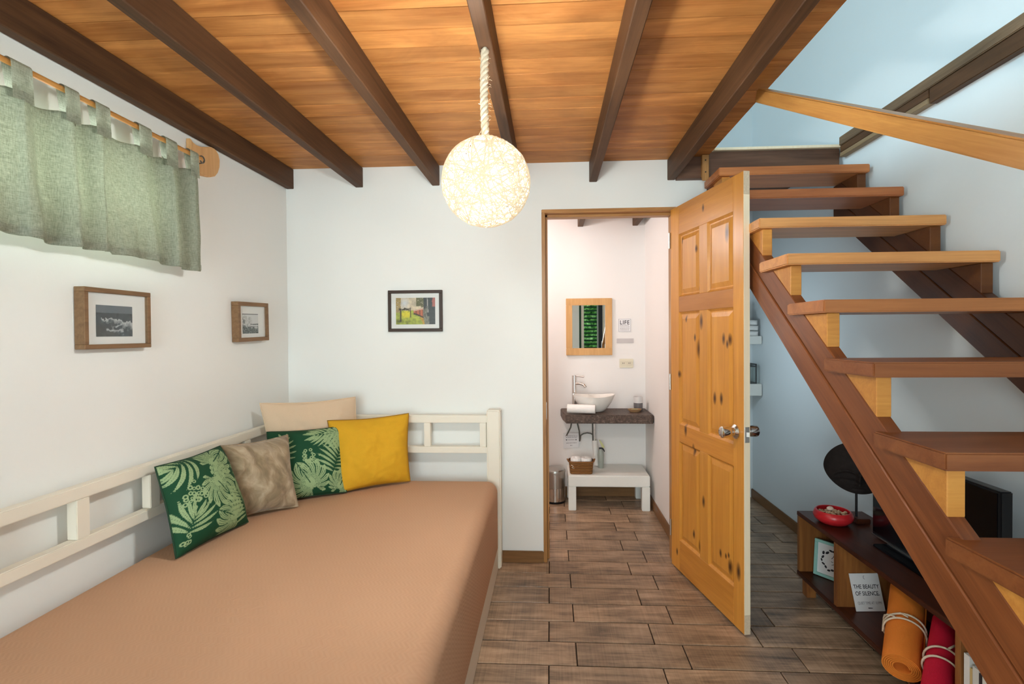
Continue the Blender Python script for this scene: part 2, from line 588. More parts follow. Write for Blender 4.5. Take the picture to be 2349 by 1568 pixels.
def thing(name, label, cat, loc=(0, 0, 0), group=None, kind=None, rotz=0.0):
    o = bpy.data.objects.new(name, None)
    COL.objects.link(o)
    o.location = loc
    o.rotation_euler = (0, 0, rotz)
    o.empty_display_size = 0.05
    return tag(o, label, cat, group, kind)


def struct(name, mb, mat, label, cat, parent=None, **kw):
    o = obj(name, mb, mat, parent, **kw)
    return tag(o, label, cat, kind='structure')


def B(*a):
    return MB().box(*a)


def text(name, body, size, mat, parent, loc, xdir, ydir, sx=1.0, align='CENTER', extrude=0.0002, space=1.0, weight=0.0):
    """flat lettering as a mesh; xdir and ydir may be skewed like the card they are printed on"""
    cu = bpy.data.curves.new(name, 'FONT')
    cu.body = body
    cu.size = size
    cu.align_x = align
    cu.align_y = 'CENTER'
    cu.extrude = extrude
    cu.offset = weight
    cu.space_character = space
    cu.resolution_u = 3
    tmp = bpy.data.objects.new('tmp', cu)
    COL.objects.link(tmp)
    dg = bpy.context.evaluated_depsgraph_get()
    me = bpy.data.meshes.new_from_object(tmp.evaluated_get(dg))
    bpy.data.objects.remove(tmp)
    bpy.data.curves.remove(cu)
    x = Vector(xdir).normalized()
    y = Vector(ydir).normalized()
    z = x.cross(y).normalized()
    p = Vector(loc) - (worldloc(parent) if parent else Vector((0, 0, 0)))
    for v in me.vertices:
        c = v.co
        v.co = p + x * (c.x * sx) + y * c.y + z * c.z
    me.name = name
    me.materials.clear()
    me.materials.append(mat)
    o = bpy.data.objects.new(name, me)
    COL.objects.link(o)
    o.parent = parent
    return o


# ------------------------------------------------------------------ room measures
XL, XR = -1.557, 1.62      # side walls
YB, YR, YF = 2.89, 4.10, -2.20   # back wall, rear wall of bathroom and stair bay, front wall
ZC, ZTOP = 2.312, 3.70     # underside of loft planks, roof
XE = 0.887                 # loft edge

# ------------------------------------------------------------------ structure
floor = struct('floor', B(XL - 0.15, XR + 0.15, YF - 0.15, YR + 0.15, -0.12, -0.008), M['grout'],
               'brown wood-look plank tile floor running through bedroom, bathroom and stair bay', 'floor')
TW, TL, G = 0.1535, 0.4525, 0.0045
tile_mb = B(0, TL - G, 0, TW - 0.0062, -0.007, 0.0)
tm = None
rows = list(range(-26, 14))
first_y = 2.1455 + 0.0031
for i in rows:
    y0 = first_y + i * TW
    if y0 > YR or y0 + TW < -1.2:
        continue
    offx = 0.103 if (i % 2) == 1 else -0.0115
    for j in range(-4, 5):
        x0 = offx + j * TL
        x1 = x0 + TL - G
        if x1 < XL or x0 > XR:
            continue
        if tm is None:
            o = obj('tile', tile_mb, M['tile'], floor, bevel=0.0018, seg=1)
            tm = o.data
        else:
            o = bpy.data.objects.new('tile', tm)
            COL.objects.link(o)
            o.parent = floor
        o.location = (x0, y0, 0.0)
        if x1 > XR + 0.1 or x0 < XL - 0.1:
            s = (min(x1, XR + 0.1) - max(x0, XL - 0.1)) / (x1 - x0)
            if x0 < XL - 0.1:
                o.location.x = XL - 0.1
            o.scale.x = s

# left wall with the window opening behind the curtain
WY0, WY1, WZ0, WZ1 = 0.55, 1.93, 1.70, 1.985
mb = MB()
T = 0.15
mb.box(XL - T, XL, YF, WY0, 0, ZTOP).box(XL - T, XL, WY1, YR + T, 0, ZTOP)
mb.box(XL - T, XL, WY0, WY1, 0, WZ0).box(XL - T, XL, WY0, WY1, WZ1, 2.45).box(XL - T, XL, WY0, WY1, 2.45, ZTOP)
struct('wall_left', mb, M['white_wall'], 'white plaster wall on the bed side with curtained high window', 'wall')
mb = MB()
OX0, OX1, OZ = -0.046, 0.722, 2.043
mb.box(XL, OX0, YB, YB + 0.10, 0, ZC).box(OX1, 0.89, YB, YB + 0.10, 0, ZC).box(OX0, OX1, YB, YB + 0.10, OZ, ZC)
struct('wall_back', mb, M['white_wall'], 'white plaster wall with the bathroom doorway', 'wall')
struct('wall_partition', B(0.77, 0.89, YB + 0.10, YR, 0, ZC), M['bath_wall'], 'pale wall between bathroom and stair bay', 'wall')
mb = MB()
mb.box(XL, 0.83, YR, YR + T, 0, ZC)
struct('wall_rear', mb, M['bath_wall'], 'pinkish white wall behind the bathroom sink', 'wall')
mb = MB()
mb.box(0.83, XR + T, YR, YR + T, 0, ZC).box(XL, XR + T, YR, YR + T, ZC, ZTOP)
struct('wall_rear_stairs', mb, M['aqua_wall'], 'pale blue end wall of the stair bay and loft', 'wall')
struct('wall_right', B(XR, XR + T, YF, YR, 0, ZTOP), M['aqua_wall'], 'pale blue plaster wall along the staircase', 'wall')
struct('wall_bath_left', B(-0.95, -0.85, YB + 0.10, YR, 0, ZC), M['bath_wall'], 'bathroom side wall left of the doorway', 'wall')
# front wall behind the viewer: wide door opening, white pier, louvred door
mb = MB()
mb.box(XL - T, -1.32, YF - T, YF, 0, ZTOP).box(-1.32, 0.40, YF - T, YF, 2.12, ZTOP).box(0.40, 0.60, YF - T, YF, 0, ZTOP)
mb.box(0.60, 1.12, YF - T, YF, 2.12, ZTOP).box(1.12, XR + T, YF - T, YF, 0, ZTOP)
struct('wall_front', mb, M['white_wall'], 'white wall with the garden doors, seen only in the bathroom mirror', 'wall')
struct('roof', B(XL - T, XR + T, YF - T, YR + T, ZTOP, ZTOP + 0.1), M['white_wall'], 'white roof lining above the loft', 'roof')

# loft floor as the ceiling: planks and beams
ceil = thing('ceiling', 'orange plank ceiling on dark brown beams under the loft', 'ceiling', (0, 0, 0), kind='structure')
PW = 0.1
plank_mb = B(XL, XE, 0.0010, PW - 0.0010, 0, 0.045)
pm = None
k = 0
y = YF
while y < YR - 0.01:
    if pm is None:
        o = obj('plank', plank_mb, M['plank'], ceil, bevel=0.0012, seg=1)
        pm = o.data
    else:
        o = bpy.data.objects.new('plank', pm)
        COL.objects.link(o)
        o.parent = ceil
    o.location = (0, y, ZC + random.uniform(-0.0006, 0.0012))
    y += PW
    k += 1
for (bx0, bx1) in ((-1.553, -1.511), (-1.137, -1.093), (-0.682, -0.638), (-0.212, -0.168), (0.229, 0.273), (0.671, 0.713)):
    mbb = MB()
    mbb.box(bx0, bx1, YF + 0.02, YR - 0.005, 2.195, ZC - 0.001)
    obj('beam', mbb, M['beam'], ceil, bevel=0.003, seg=1)

# window behind the curtain
w = thing('window_1', 'high side window behind the green curtain', 'window', (XL - 0.1, 1.24, 1.84), kind='structure')
mb = MB()
mb.box(XL - 0.12, XL - 0.07, WY0, WY1, WZ0, WZ0 + 0.035).box(XL - 0.12, XL - 0.07, WY0, WY1, WZ1 - 0.035, WZ1)
for yy in (WY0, 1.22, WY1 - 0.035):
    mb.box(XL - 0.12, XL - 0.07, yy, yy + 0.035, WZ0, WZ1)
obj('window_frame', mb, M['dark_frame'], w)
obj('pane', B(XL - 0.098, XL - 0.094, WY0, WY1, WZ0, WZ1), M['glass'], w)

# garden side, only reflected in the mirror
d2 = thing('door_2', 'green louvred garden door behind the viewer', 'door', (0.86, YF - 0.08, 0), kind='structure')
mb = MB().box(0.60, 0.645, YF - 0.10, YF - 0.05, 0, 2.12)
obj('post', mb, M['deep_green'], d2)
mb = MB().box(0.645, 0.70, YF - 0.10, YF - 0.04, 0, 2.12)
obj('post', mb, M['cream_paint'], d2)
obj('post', B(0.97, 1.0, YF - 0.10, YF - 0.05, 0, 2.12), M['green_bottle'], d2)
obj('post', B(1.0, 1.085, YF - 0.10, YF - 0.05, 0, 2.12), M['black'], d2)
obj('post', B(1.085, 1.12, YF - 0.10, YF - 0.04, 0, 2.12), M['cream_paint'], d2)
sl = None
for i in range(26):
    z = 0.10 + i * 0.077
    if sl is None:
        mbs = MB().prism([(-0.02, -0.012), (-0.014, -0.016), (0.02, 0.012), (0.014, 0.016)], 0, 0.70, 0.97)
        o = obj('slat', mbs, M['deep_green'], d2, local=True)
        sl = o.data
    else:
        o = bpy.data.objects.new('slat', sl)
        COL.objects.link(o)
        o.parent = d2
    o.location = (-0.86, 0.005, z)
hedge = MB().grid(lambda u, v: (-3.0 + 7.0 * u, -5.2 + 0.55 * mnoise.fractal(Vector((u * 16, v * 8, 0)), 1.0, 2.0, 4) + 0.8 * v, -0.3 + 3.8 * v), 70, 40)
tag(obj('hedge', hedge, M['hedge'], smooth=True), 'sunlit green hedge outside the garden door, seen in the mirror', 'hedge')
struct('ground', B(-6, 6, -8, YF - T, -0.3, -0.05), M['grout'], 'dark garden ground outside the front door', 'ground')

# skirting boards
struct('baseboard_back', B(-0.296, OX0, YB - 0.014, YB, 0, 0.068), M['skirting_x'], 'brown skirting board between bed and doorway', 'skirting', bevel=0.004)
struct('baseboard_right', B(XR - 0.014, XR, YF, YR - 0.002, 0, 0.072), M['skirting_y'], 'dark brown skirting board along the staircase wall', 'skirting', bevel=0.004)
struct('baseboard_partition', B(0.756, 0.77, YB + 0.10, YR - 0.002, 0, 0.075), M['skirting_y'], 'brown skirting board on the right bathroom wall', 'skirting', bevel=0.004)
struct('baseboard_rear', B(-0.84, 0.755, YR - 0.014, YR - 0.0005, 0, 0.075), M['skirting_x'], 'brown skirting board behind the white bench', 'skirting', bevel=0.004)

# door frame
tr = thing('trim_1', 'brown wooden frame around the bathroom doorway', 'door frame', (0.33, YB, 0), kind='structure')
obj('jamb', B(OX0, OX0 + 0.021, YB - 0.006, YB + 0.112, 0, OZ - 0.021), M['frame_wood_z'], tr, bevel=0.003)
obj('jamb', B(OX1 - 0.021, OX1, YB - 0.0, YB + 0.112, 0, OZ - 0.021), M['frame_wood_z'], tr, bevel=0.003)
obj('head', B(OX0, OX1, YB - 0.006, YB + 0.112, OZ - 0.021, OZ), M['frame_wood_x'], tr, bevel=0.003)
obj('door_stop', B(OX0 + 0.021, OX0 + 0.034, YB + 0.045, YB + 0.10, 0, OZ - 0.021), M['frame_wood_z'], tr, bevel=0.002)
obj('door_stop', B(OX0 + 0.021, OX1 - 0.021, YB + 0.045, YB + 0.10, OZ - 0.036, OZ - 0.021), M['frame_wood_x'], tr, bevel=0.002)
obj('strike_plate', B(OX0 + 0.0205, OX0 + 0.0225, YB + 0.012, YB + 0.035, 0.83, 0.93), M['steel'], tr)

# the open pine door: leaf space x along the leaf from the hinge, y through it, z up
DL, DH, DZ, DT = 0.689, 2.010, 0.013, 0.030
d1 = thing('door_1', 'open knotty pine six-panel door with chrome knob', 'door', (0.685, 2.878, 0), kind='structure', rotz=math.atan2(-0.976, 0.216))


def dp(name, mb, mat, **kw):
    return obj(name, mb, mat, d1, local=True, **kw)


# leaf thickness runs to the far side (+y of leaf space is towards the stair bay)
S0, S1, C0, C1 = 0.096, 0.612, 0.315, 0.393
Zr = [(DZ, 0.185), (0.73, 0.828), (1.441, 1.526), (1.866, DZ + DH)]
Y0, Y1 = 0.0, DT
dp('stile', B(0, S0, Y0, Y1, DZ, DZ + DH), M['pine_z'], bevel=0.0015, seg=1)
dp('stile', B(S1, DL, Y0, Y1, DZ, DZ + DH), M['pine_z'], bevel=0.0015, seg=1)
for i, (a, b) in enumerate(Zr):
    dp('rail', B(S0, S1, Y0, Y1, a, b), M['pine_dark'] if i == 2 else M['pine_x'], bevel=0.0015, seg=1)
for i in range(3):
    a, b = Zr[i][1], Zr[i + 1][0]
    dp('mullion', B(C0, C1, Y0, Y1, a, b), M['pine_z'], bevel=0.0015, seg=1)
    for (x0, x1) in ((S0, C0), (C1, S1)):
        # raised panel: moulding slope, recess and field
        mb = MB()
        for sgn, yb in ((1, Y0), (-1, Y1)):
            rect = lambda d, yy: [(x0 + d, yy, a + d), (x1 - d, yy, a + d), (x1 - d, yy, b - d), (x0 + d, yy, b - d)]
            rings = [rect(0.0, yb + 0.0005 * sgn), rect(0.010, yb + 0.010 * sgn), rect(0.016, yb + 0.010 * sgn), rect(0.038, yb + 0.003 * sgn)]
            vs = [p for rr in rings for p in rr]
            fs = []
            for q in range(3):
                for e in range(4):
                    e2 = (e + 1) % 4
                    fs.append((q * 4 + e, q * 4 + e2, (q + 1) * 4 + e2, (q + 1) * 4 + e))
            fs.append((12, 13, 14, 15))
            mb.add(vs, fs)
        me = dp('panel', mb, M['pine_z'])
# bare edge strip on the closing edge
dp('edge_strip', B(DL, DL + 0.0015, Y0 + 0.001, Y1 - 0.001, DZ + 0.085, DZ + DH - 0.10), M['edge_wood'])
for (a, b) in ((DZ, DZ + 0.0845), (DZ + DH - 0.0995, DZ + DH)):
    dp('edge_strip', B(DL, DL + 0.0015, Y0 + 0.001, Y1 - 0.001, a, b), M['end_grain'])


def knob(side, name='door_knob'):
    s = -1 if side == 0 else 1
    yb = Y0 if side == 0 else Y1
    prof = [(0.001, 0), (0.031, 0.0), (0.032, 0.006), (0.025, 0.012), (0.019, 0.015), (0.019, 0.024), (0.022, 0.030), (0.0245, 0.040), (0.026, 0.062), (0.025, 0.069), (0.021, 0.072), (0.001, 0.072)]
    mb = MB().lathe(prof, (0, 0, 0), 28)
    mat = Matrix.Translation((0.632, yb, 0.888)) @ Matrix.Rotation(PI / 2 if s < 0 else -PI / 2, 4, 'X')
    return dp(name, mb.xf(mat), M['chrome'], smooth='auto')


knob(0)
knob(1)
dp('latch_plate', B(DL + 0.0012, DL + 0.0030, 0.004, DT - 0.004, 0.850, 0.918), M['chrome'], bevel=0.0006)
dp('latch_bolt', MB().prism([(DL + 0.002, 0.010), (DL + 0.011, 0.020), (DL + 0.002, 0.022)], 2, 0.876, 0.896), M['chrome'])
for z in (0.22, 1.05, 1.85):
    dp('hinge', MB().tube([(-0.005, -0.004, z - 0.045), (-0.005, -0.004, z + 0.045)], 0.006, 10), M['steel'], smooth='auto')

# ------------------------------------------------------------------ staircase
st = thing('staircase', 'open reddish wooden staircase with thick treads along the right wall', 'staircase', (0.88, 0.1, 0))
RISE, GO = 0.1837, 0.2425
zl = lambda y: 1.499 + 0.7575 * (y - 2.228)
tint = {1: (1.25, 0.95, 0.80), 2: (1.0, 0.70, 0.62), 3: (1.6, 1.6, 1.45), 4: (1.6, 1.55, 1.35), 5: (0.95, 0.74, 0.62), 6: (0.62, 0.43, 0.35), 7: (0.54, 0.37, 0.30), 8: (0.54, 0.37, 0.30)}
for side in (0, 1):
    xs0, xs1 = (0.880, 0.925) if side == 0 else (1.553, 1.598)
    H2 = 0.22
    for part in (0, 1):
        a0, a1 = (0.0, 0.112) if part == 0 else (0.114, H2)
        ins = 0.0 if part == 0 else 0.004
        topy = 2.832
        p = [(topy, zl(topy) + a0), (topy, min(zl(topy) + a1, 2.12))]
        if zl(topy) + a1 > 2.12:
            p.append((2.228 + (2.12 - a1 - 1.499) / 0.7575, 2.12))
        p.append((2.228 + (-a1 - 1.499) / 0.7575, 0.0))
        p.append((2.228 + (-a0 - 1.499) / 0.7575, 0.0))
        xa, xb = (xs0 + ins, xs1) if side == 0 else (xs0, xs1)
        th = math.atan(0.7575)
        c_, s_ = math.cos(th), math.sin(th)
        pl = [((q[0] - 0.1) * c_ + q[1] * s_, -(q[0] - 0.1) * s_ + q[1] * c_) for q in p]
        o = obj('stringer', MB().prism(pl, 0, xa - 0.88, xb - 0.88), M['stair'], st, local=True, bevel=0.003, seg=1, color=(0.82, 0.70, 0.68) if side == 0 else (0.34, 0.30, 0.30))  # right stringer: shade put into its darker tint
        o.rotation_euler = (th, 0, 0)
for k in range(1, 12):
    yk, zk = 2.591 - GO * (k - 1), 2.165 - RISE * (k - 1)
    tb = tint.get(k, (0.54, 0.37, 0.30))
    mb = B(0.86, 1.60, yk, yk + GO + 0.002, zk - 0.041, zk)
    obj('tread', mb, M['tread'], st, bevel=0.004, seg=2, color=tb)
    zt = zk - 0.0415
    y0 = yk + 0.026
    zb_ = zl(y0) + 0.22
    if zb_ < 0.0:
        continue
    yb_ = 2.228 + (zt - 0.22 - 1.499) / 0.7575
    for (xa, xb, cc) in ((0.884, 0.924, (1, 1, 1)), (1.553, 1.595, (0.22, 0.16, 0.15))):  # wall-side blocks get a dark tint standing in for shade
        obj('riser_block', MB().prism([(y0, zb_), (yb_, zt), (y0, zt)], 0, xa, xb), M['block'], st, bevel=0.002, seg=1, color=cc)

ld = thing('landing', 'dark wooden landing edge at the top of the staircase', 'landing', (1.2, 2.85, 2.19))
obj('fascia_beam', B(0.889, 1.595, 2.848, 2.888, 2.19, 2.334), M['beam_x'], ld, bevel=0.002)
obj('fascia_beam', B(0.715, 0.8885, 2.848, 2.888, 2.19, 2.3105), M['beam_x'], ld, bevel=0.002)
obj('nosing', B(0.915, 1.605, 2.832, 2.89, 2.337, 2.352), M['edge_wood'], ld, bevel=0.002)
obj('floor_board', B(0.8905, 1.619, 2.892, 4.099, 2.30, 2.352), M['beam_x'], ld)
cl = obj('cleat', MB().prism([(2.820, 2.165), (2.847, 2.195), (2.847, 2.310), (2.820, 2.310)], 0, 0.845, 0.882), M['frame_wood_z'], ld, bevel=0.002)
for z in (2.215, 2.280):
    obj('screw', MB().tube([(0.863, 2.8215, z), (0.863, 2.8185, z)], 0.004, 8), M['black'], cl, local=False)

hr = thing('handrail', 'sloping orange wooden handrail rising to the loft edge', 'handrail', (0.855, 0.1, 0))
A, Bv = Vector((0.856, 2.10, 2.311)), Vector((0.848, 0.10, 1.185))
dv = (Bv - A).normalized()
# square section 46 mm, faces plumb
Rl = (Bv - A).length
ro_ = obj('rail', B(-0.022, 0.022, -Rl, -0.03, -0.0245, 0.0245), M['rail'], hr, local=True, bevel=0.004, seg=2)
ro_.rotation_euler = (math.atan2(A.z - Bv.z, A.y - Bv.y), 0, 0)
ro_.location = (A.x - 0.855, A.y - 0.1, A.z - 0.014)
obj('newel_post', B(0.828, 0.872, 0.06, 0.104, 0.0, 1.20), M['frame_wood_z'], hr, bevel=0.004)

lg = thing('wall_ledger', 'weathered dark beam fixed along the right wall above the handrail', 'beam', (XR, 1.5, 2.28))
obj('ledger_board', B(1.582, XR - 0.0005, YF + 0.1, 2.83, 2.342, 2.389), M['frame_wood_x'] if False else wood('worn_ledger_wood', (0.085, 0.05, 0.028), (0.27, 0.17, 0.095), 1, along=1.5, across=18, rough=0.6, rvar=0.1), lg, bevel=0.003)
obj('ledger_board', B(1.588, XR - 0.0005, YF + 0.1, 2.188, 2.276, 2.3405), M['beam'], lg, bevel=0.003)
obj('ledger_board', B(1.588, XR - 0.0005, 2.192, 2.83, 2.304, 2.3405), M['beam'], lg, bevel=0.002)
obj('ledger_board', B(1.586, XR - 0.0005, 2.192, 2.83, 2.280, 2.303), wood('pale_ledger_wood', (0.20, 0.125, 0.065), (0.36, 0.25, 0.14), 1, along=1.5, across=18, rough=0.6, rvar=0.1), lg, bevel=0.002)

# ------------------------------------------------------------------ daybed
bed = thing('daybed', 'cream painted wooden corner daybed with open back rails', 'bed', (-0.9, 1.8, 0))
CP = M['cream_paint']
obj('post', B(-0.362, -0.284, 2.795, 2.873, 0, 0.899), CP, bed, bevel=0.007, seg=3)
obj('post', B(-1.545, -1.467, 2.795, 2.873, 0, 0.862), CP, bed, bevel=0.007, seg=3)
obj('back_rail', B(-1.467, -0.362, 2.803, 2.843, 0.826, 0.868), CP, bed, bevel=0.003)
obj('back_rail', B(-1.467, -0.362, 2.803, 2.843, 0.654, 0.690), CP, bed, bevel=0.003)
for x in (-0.402, -0.722, -1.07, -1.405):
    obj('back_stile', B(x, x + 0.036, 2.805, 2.841, 0.6905, 0.8255), CP, bed, bevel=0.002)
XS0, XS1 = -1.527, -1.492
obj('side_rail', B(XS0, XS1, 0.62, 2.795, 0.814, 0.855), CP, bed, bevel=0.003)
obj('side_rail', B(XS0, XS1, 0.62, 2.795, 0.650, 0.688), CP, bed, bevel=0.003)
for y in (2.36, 2.07, 1.778, 1.488, 1.20, 0.91, 0.62):
    obj('side_stile', B(XS0, XS1, y, y + 0.045, 0.6885, 0.8135), CP, bed, bevel=0.002)
obj('side_post', B(XS0, XS1, 0.62, 0.665, 0, 0.65), CP, bed, bevel=0.002)
obj('side_board', B(-0.328, -0.302, 0.80, 2.795, 0.0, 0.30), CP, bed, bevel=0.004)
obj('foot_board', B(-1.53, -0.33, 0.80, 0.83, 0.0, 0.30), CP, bed, bevel=0.004)
obj('mattress', B(-1.525, -0.325, 0.80, 2.78, 0.20, 0.500), M['mat_board'], bed, bevel=0.05, seg=4)
# bedspread over it
bm = bmesh.new()
mbx = B(-1.538, -0.296, 0.78, 2.787, 0.15, 0.515)
me = bpy.data.meshes.new('bedspread')
me.from_pydata(mbx.v, [], mbx.f)
bm.from_mesh(me)
es = [e for e in bm.edges if max(v.co.z for v in e.verts) > 0.3]
bmesh.ops.bevel(bm, geom=es, offset=0.062, segments=8, affect='EDGES', profile=0.5)
bot = [f for f in bm.faces if all(abs(v.co.z - 0.15) < 1e-4 for v in f.verts)]
bmesh.ops.delete(bm, geom=bot, context='FACES')
bmesh.ops.recalc_face_normals(bm, faces=bm.faces)
bm.to_mesh(me)
bm.free()
for p in me.polygons:
    p.use_smooth = True
me.set_sharp_from_angle(angle=0.9)
me.materials.append(M['bedspread'])
o = bpy.data.objects.new('bedspread', me)
COL.objects.link(o)
tag(o, 'tan zigzag-woven bedspread covering the daybed mattress', 'bedspread')

# ------------------------------------------------------------------ prints for cushions and pictures


def seg_mask(U, V, pts, w0, w1=None, shape=True):
    """tapered stroke through a bezier given by 3 points; width swells in the middle"""
    P = np.array(pts, float)
    m = np.zeros_like(U, bool)
    n = 16
    for i in range(n + 1):
        s = i / n
        q = (1 - s) ** 2 * P[0] + 2 * s * (1 - s) * P[1] + s * s * P[2]
        ww = w0 * (math.sin(PI * min(0.98, s * 0.92 + 0.08)) if shape else 1.0)
        m |= (U - q[0]) ** 2 + (V - q[1]) ** 2 < ww * ww
    return m


def frond(U, V, base, ang, length, n=7, lw=0.02, ll=0.2, curl=0.5, spread=1.0):
    m = np.zeros_like(U, bool)
    b = np.array(base, float)
    d = np.array([math.cos(ang), math.sin(ang)])
    for i in range(n):
        s = i / (n - 1)
        p = b + d * length * s
        for sg in (-1, 1):
            a = ang + sg * spread * (1.15 - 0.75 * s)
            L = ll * (0.75 + 0.5 * math.sin(PI * min(1, s + 0.15)))
            e = p + np.array([math.cos(a), math.sin(a)]) * L
            a2 = a - sg * curl
            c = p + np.array([math.cos(a + sg * 0.15), math.sin(a + sg * 0.15)]) * L * 0.55
            e = c + np.array([math.cos(a2), math.sin(a2)]) * L * 0.55
            m |= seg_mask(U, V, (p, c, e), lw * 0.80)
            m &= ~(seg_mask(U, V, (p, c, e), 0.0028, shape=False))
    return m


def monstera(U, V, c, R, ang, n=8):
    dx, dy = U - c[0], V - c[1]
    rr = np.hypot(dx, dy)
    th = np.arctan2(dy, dx) - ang
    th = np.arctan2(np.sin(th), np.cos(th))
    bend = th + 0.75 * rr / R * np.sign(th)
    lobes = np.cos(n * 2 * bend)
    rad = R * (0.80 + 0.20 * np.cos(th)) * (1.0 + 0.10 * lobes)
    rad = np.where(np.abs(th) > 2.8, rad * 0.45, rad)
    m = rr < rad
    slit = (lobes < -0.80) & (rr > 0.42 * R)
    hatch = (np.cos(n * 6 * bend) < -0.78) & (rr > 0.20 * R) & (rr < 0.90 * rad)
    mid = (np.abs(np.sin(th)) * rr < 0.006) & (np.abs(th) < 1.5)
    return m & ~slit & ~hatch & ~mid


def berries(U, V, c, s, n, seed):
    r_ = random.Random(seed)
    m = np.zeros_like(U, bool)
    for i in range(n):
        p = (c[0] + r_.gauss(0, s), c[1] + r_.gauss(0, s))
        R = r_.uniform(0.016, 0.028)
        d = np.hypot(U - p[0], V - p[1])
        m = (m & ~(d < R * 0.45)) | ((d < R) & (d > R * 0.45))
    return m


def palm1(U, V):
    L = np.zeros_like(U, bool)
    L |= frond(U, V, (0.34, 1.0), math.radians(200), 0.25, 5, 0.030, 0.30, 0.5)
    L |= monstera(U, V, (0.60, 0.86), 0.27, math.radians(20))
    L |= monstera(U, V, (0.52, 0.62), 0.30, math.radians(-60))
    L |= berries(U, V, (0.20, 0.56), 0.06, 30, 3)
    L |= berries(U, V, (0.86, 0.86), 0.045, 9, 4)
    L |= frond(U, V, (0.93, 0.10), math.radians(112), 0.35, 9, 0.021, 0.24, -0.5)
    L |= monstera(U, V, (0.66, 0.15), 0.26, math.radians(150))
    L |= frond(U, V, (0.08, 0.20), math.radians(62), 0.16, 5, 0.024, 0.26, 0.3)
    L |= berries(U, V, (0.07, 0.10), 0.03, 6, 8)
    L |= frond(U, V, (1.06, 0.66), math.radians(175), 0.1, 5, 0.018, 0.16, 0.2)
    return L


def palm2(U, V):
    L = np.zeros_like(U, bool)
    L |= frond(U, V, (0.98, 0.93), math.radians(188), 0.36, 8, 0.023, 0.24, 0.4)
    L |= monstera(U, V, (0.93, 0.84), 0.20, math.radians(210))
    L |= frond(U, V, (0.84, 0.30), math.radians(70), 0.42, 9, 0.024, 0.25, -0.5)
    L |= monstera(U, V, (0.52, 0.17), 0.33, math.radians(120))
    L |= monstera(U, V, (0.92, 0.10), 0.22, math.radians(60))
    L |= berries(U, V, (0.50, 0.50), 0.065, 30, 5)
    L |= frond(U, V, (0.20, 0.56), math.radians(90), 0.30, 6, 0.016, 0.14, 0.0, 1.3)
    return L


def palm_colors(U, V, fn):
    L = fn(U, V)
    dark = np.array([0.009, 0.060, 0.026])
    lite = np.array([0.285, 0.40, 0.205])
    n = (np.sin(U * 210) * np.sin(V * 190)) * 0.06
    base = np.where(L[..., None], lite * (1 + n[..., None]), dark)
    return base


def set_colors(me, name, cols):
    at = me.color_attributes.new(name, 'FLOAT_COLOR', 'POINT')
    a = np.ones((len(me.vertices), 4), np.float32)
    a[:, :3] = cols
    at.data.foreach_set('color', a.ravel())


def cushion(name, label, corners, thick, mat, n=48, painter=None, trim=None, wrinkle=0.004, seed=0, group=None, ear=0.05, front=0.62):
    """corners: TL, TR, BR, BL in world space; front side is the one turned to the room"""
    TL_, TR_, BR_, BL_ = [Vector(c) for c in corners]
    ctr = (TL_ + TR_ + BR_ + BL_) / 4
    nrm = ((TR_ - TL_) + (BR_ - BL_)).cross((TL_ - BL_) + (TR_ - BR_)).normalized()
    if nrm.dot(Vector((0, 0, 1.33)) - ctr) < 0:
        nrm = -nrm
    root = thing(name, label, 'cushion', tuple((BL_ + BR_) / 2), group)
    W = ((TR_ - TL_).length + (BR_ - BL_).length) / 2

    def pt(u, v, s):
        a, b = 2 * u - 1, 2 * v - 1
        pa = a * (1 - ear * (1 - abs(b) ** 1.6)) if True else a
        pb = b * (1 - ear * (1 - abs(a) ** 1.6))
        uu, vv = (pa + 1) / 2, (pb + 1) / 2
        P = (BL_ * (1 - uu) + BR_ * uu) * (1 - vv) + (TL_ * (1 - uu) + TR_ * uu) * vv
        h = ((1 - abs(a) ** 2.6) * (1 - abs(b) ** 2.6))
        h = max(h, 0.0) ** 0.55
        w_ = mnoise.fractal(Vector((u * 4 + seed, v * 4, seed * 1.7)), 1.0, 2.0, 3) * wrinkle * min(1, h * 2)
        return P + nrm * (s * thick * (front if s > 0 else 1 - front) * h + (w_ if s > 0 else 0))
    mb = MB()
    mb.grid(lambda u, v: pt(u, v, 1), n, n)
    nf = len(mb.v)
    nb = 16
    mbb = MB()
    mbb.grid(lambda u, v: pt(1 - u, v, -1), nb, nb)
    fr = obj('cover', mb, mat, root, smooth=True)
    if painter is not None:
        idx = np.arange(nf)
        U = (idx % (n + 1)) / n
        V = (idx // (n + 1)) / n
        set_colors(fr.data, 'print', palm_colors(U, V, painter))
    bk = obj('back_cover', mbb, M['green_trim'] if painter is not None else mat, root, smooth=True)
    loop = [pt(i / 20, 0, 0) for i in range(20)] + [pt(1, i / 20, 0) for i in range(20)] + [pt(1 - i / 20, 1, 0) for i in range(20)] + [pt(0, 1 - i / 20, 0) for i in range(20)]
    obj('seam', MB().tube(loop, 0.0035, 6, closed=True), trim or mat, root, smooth=True)
    return root


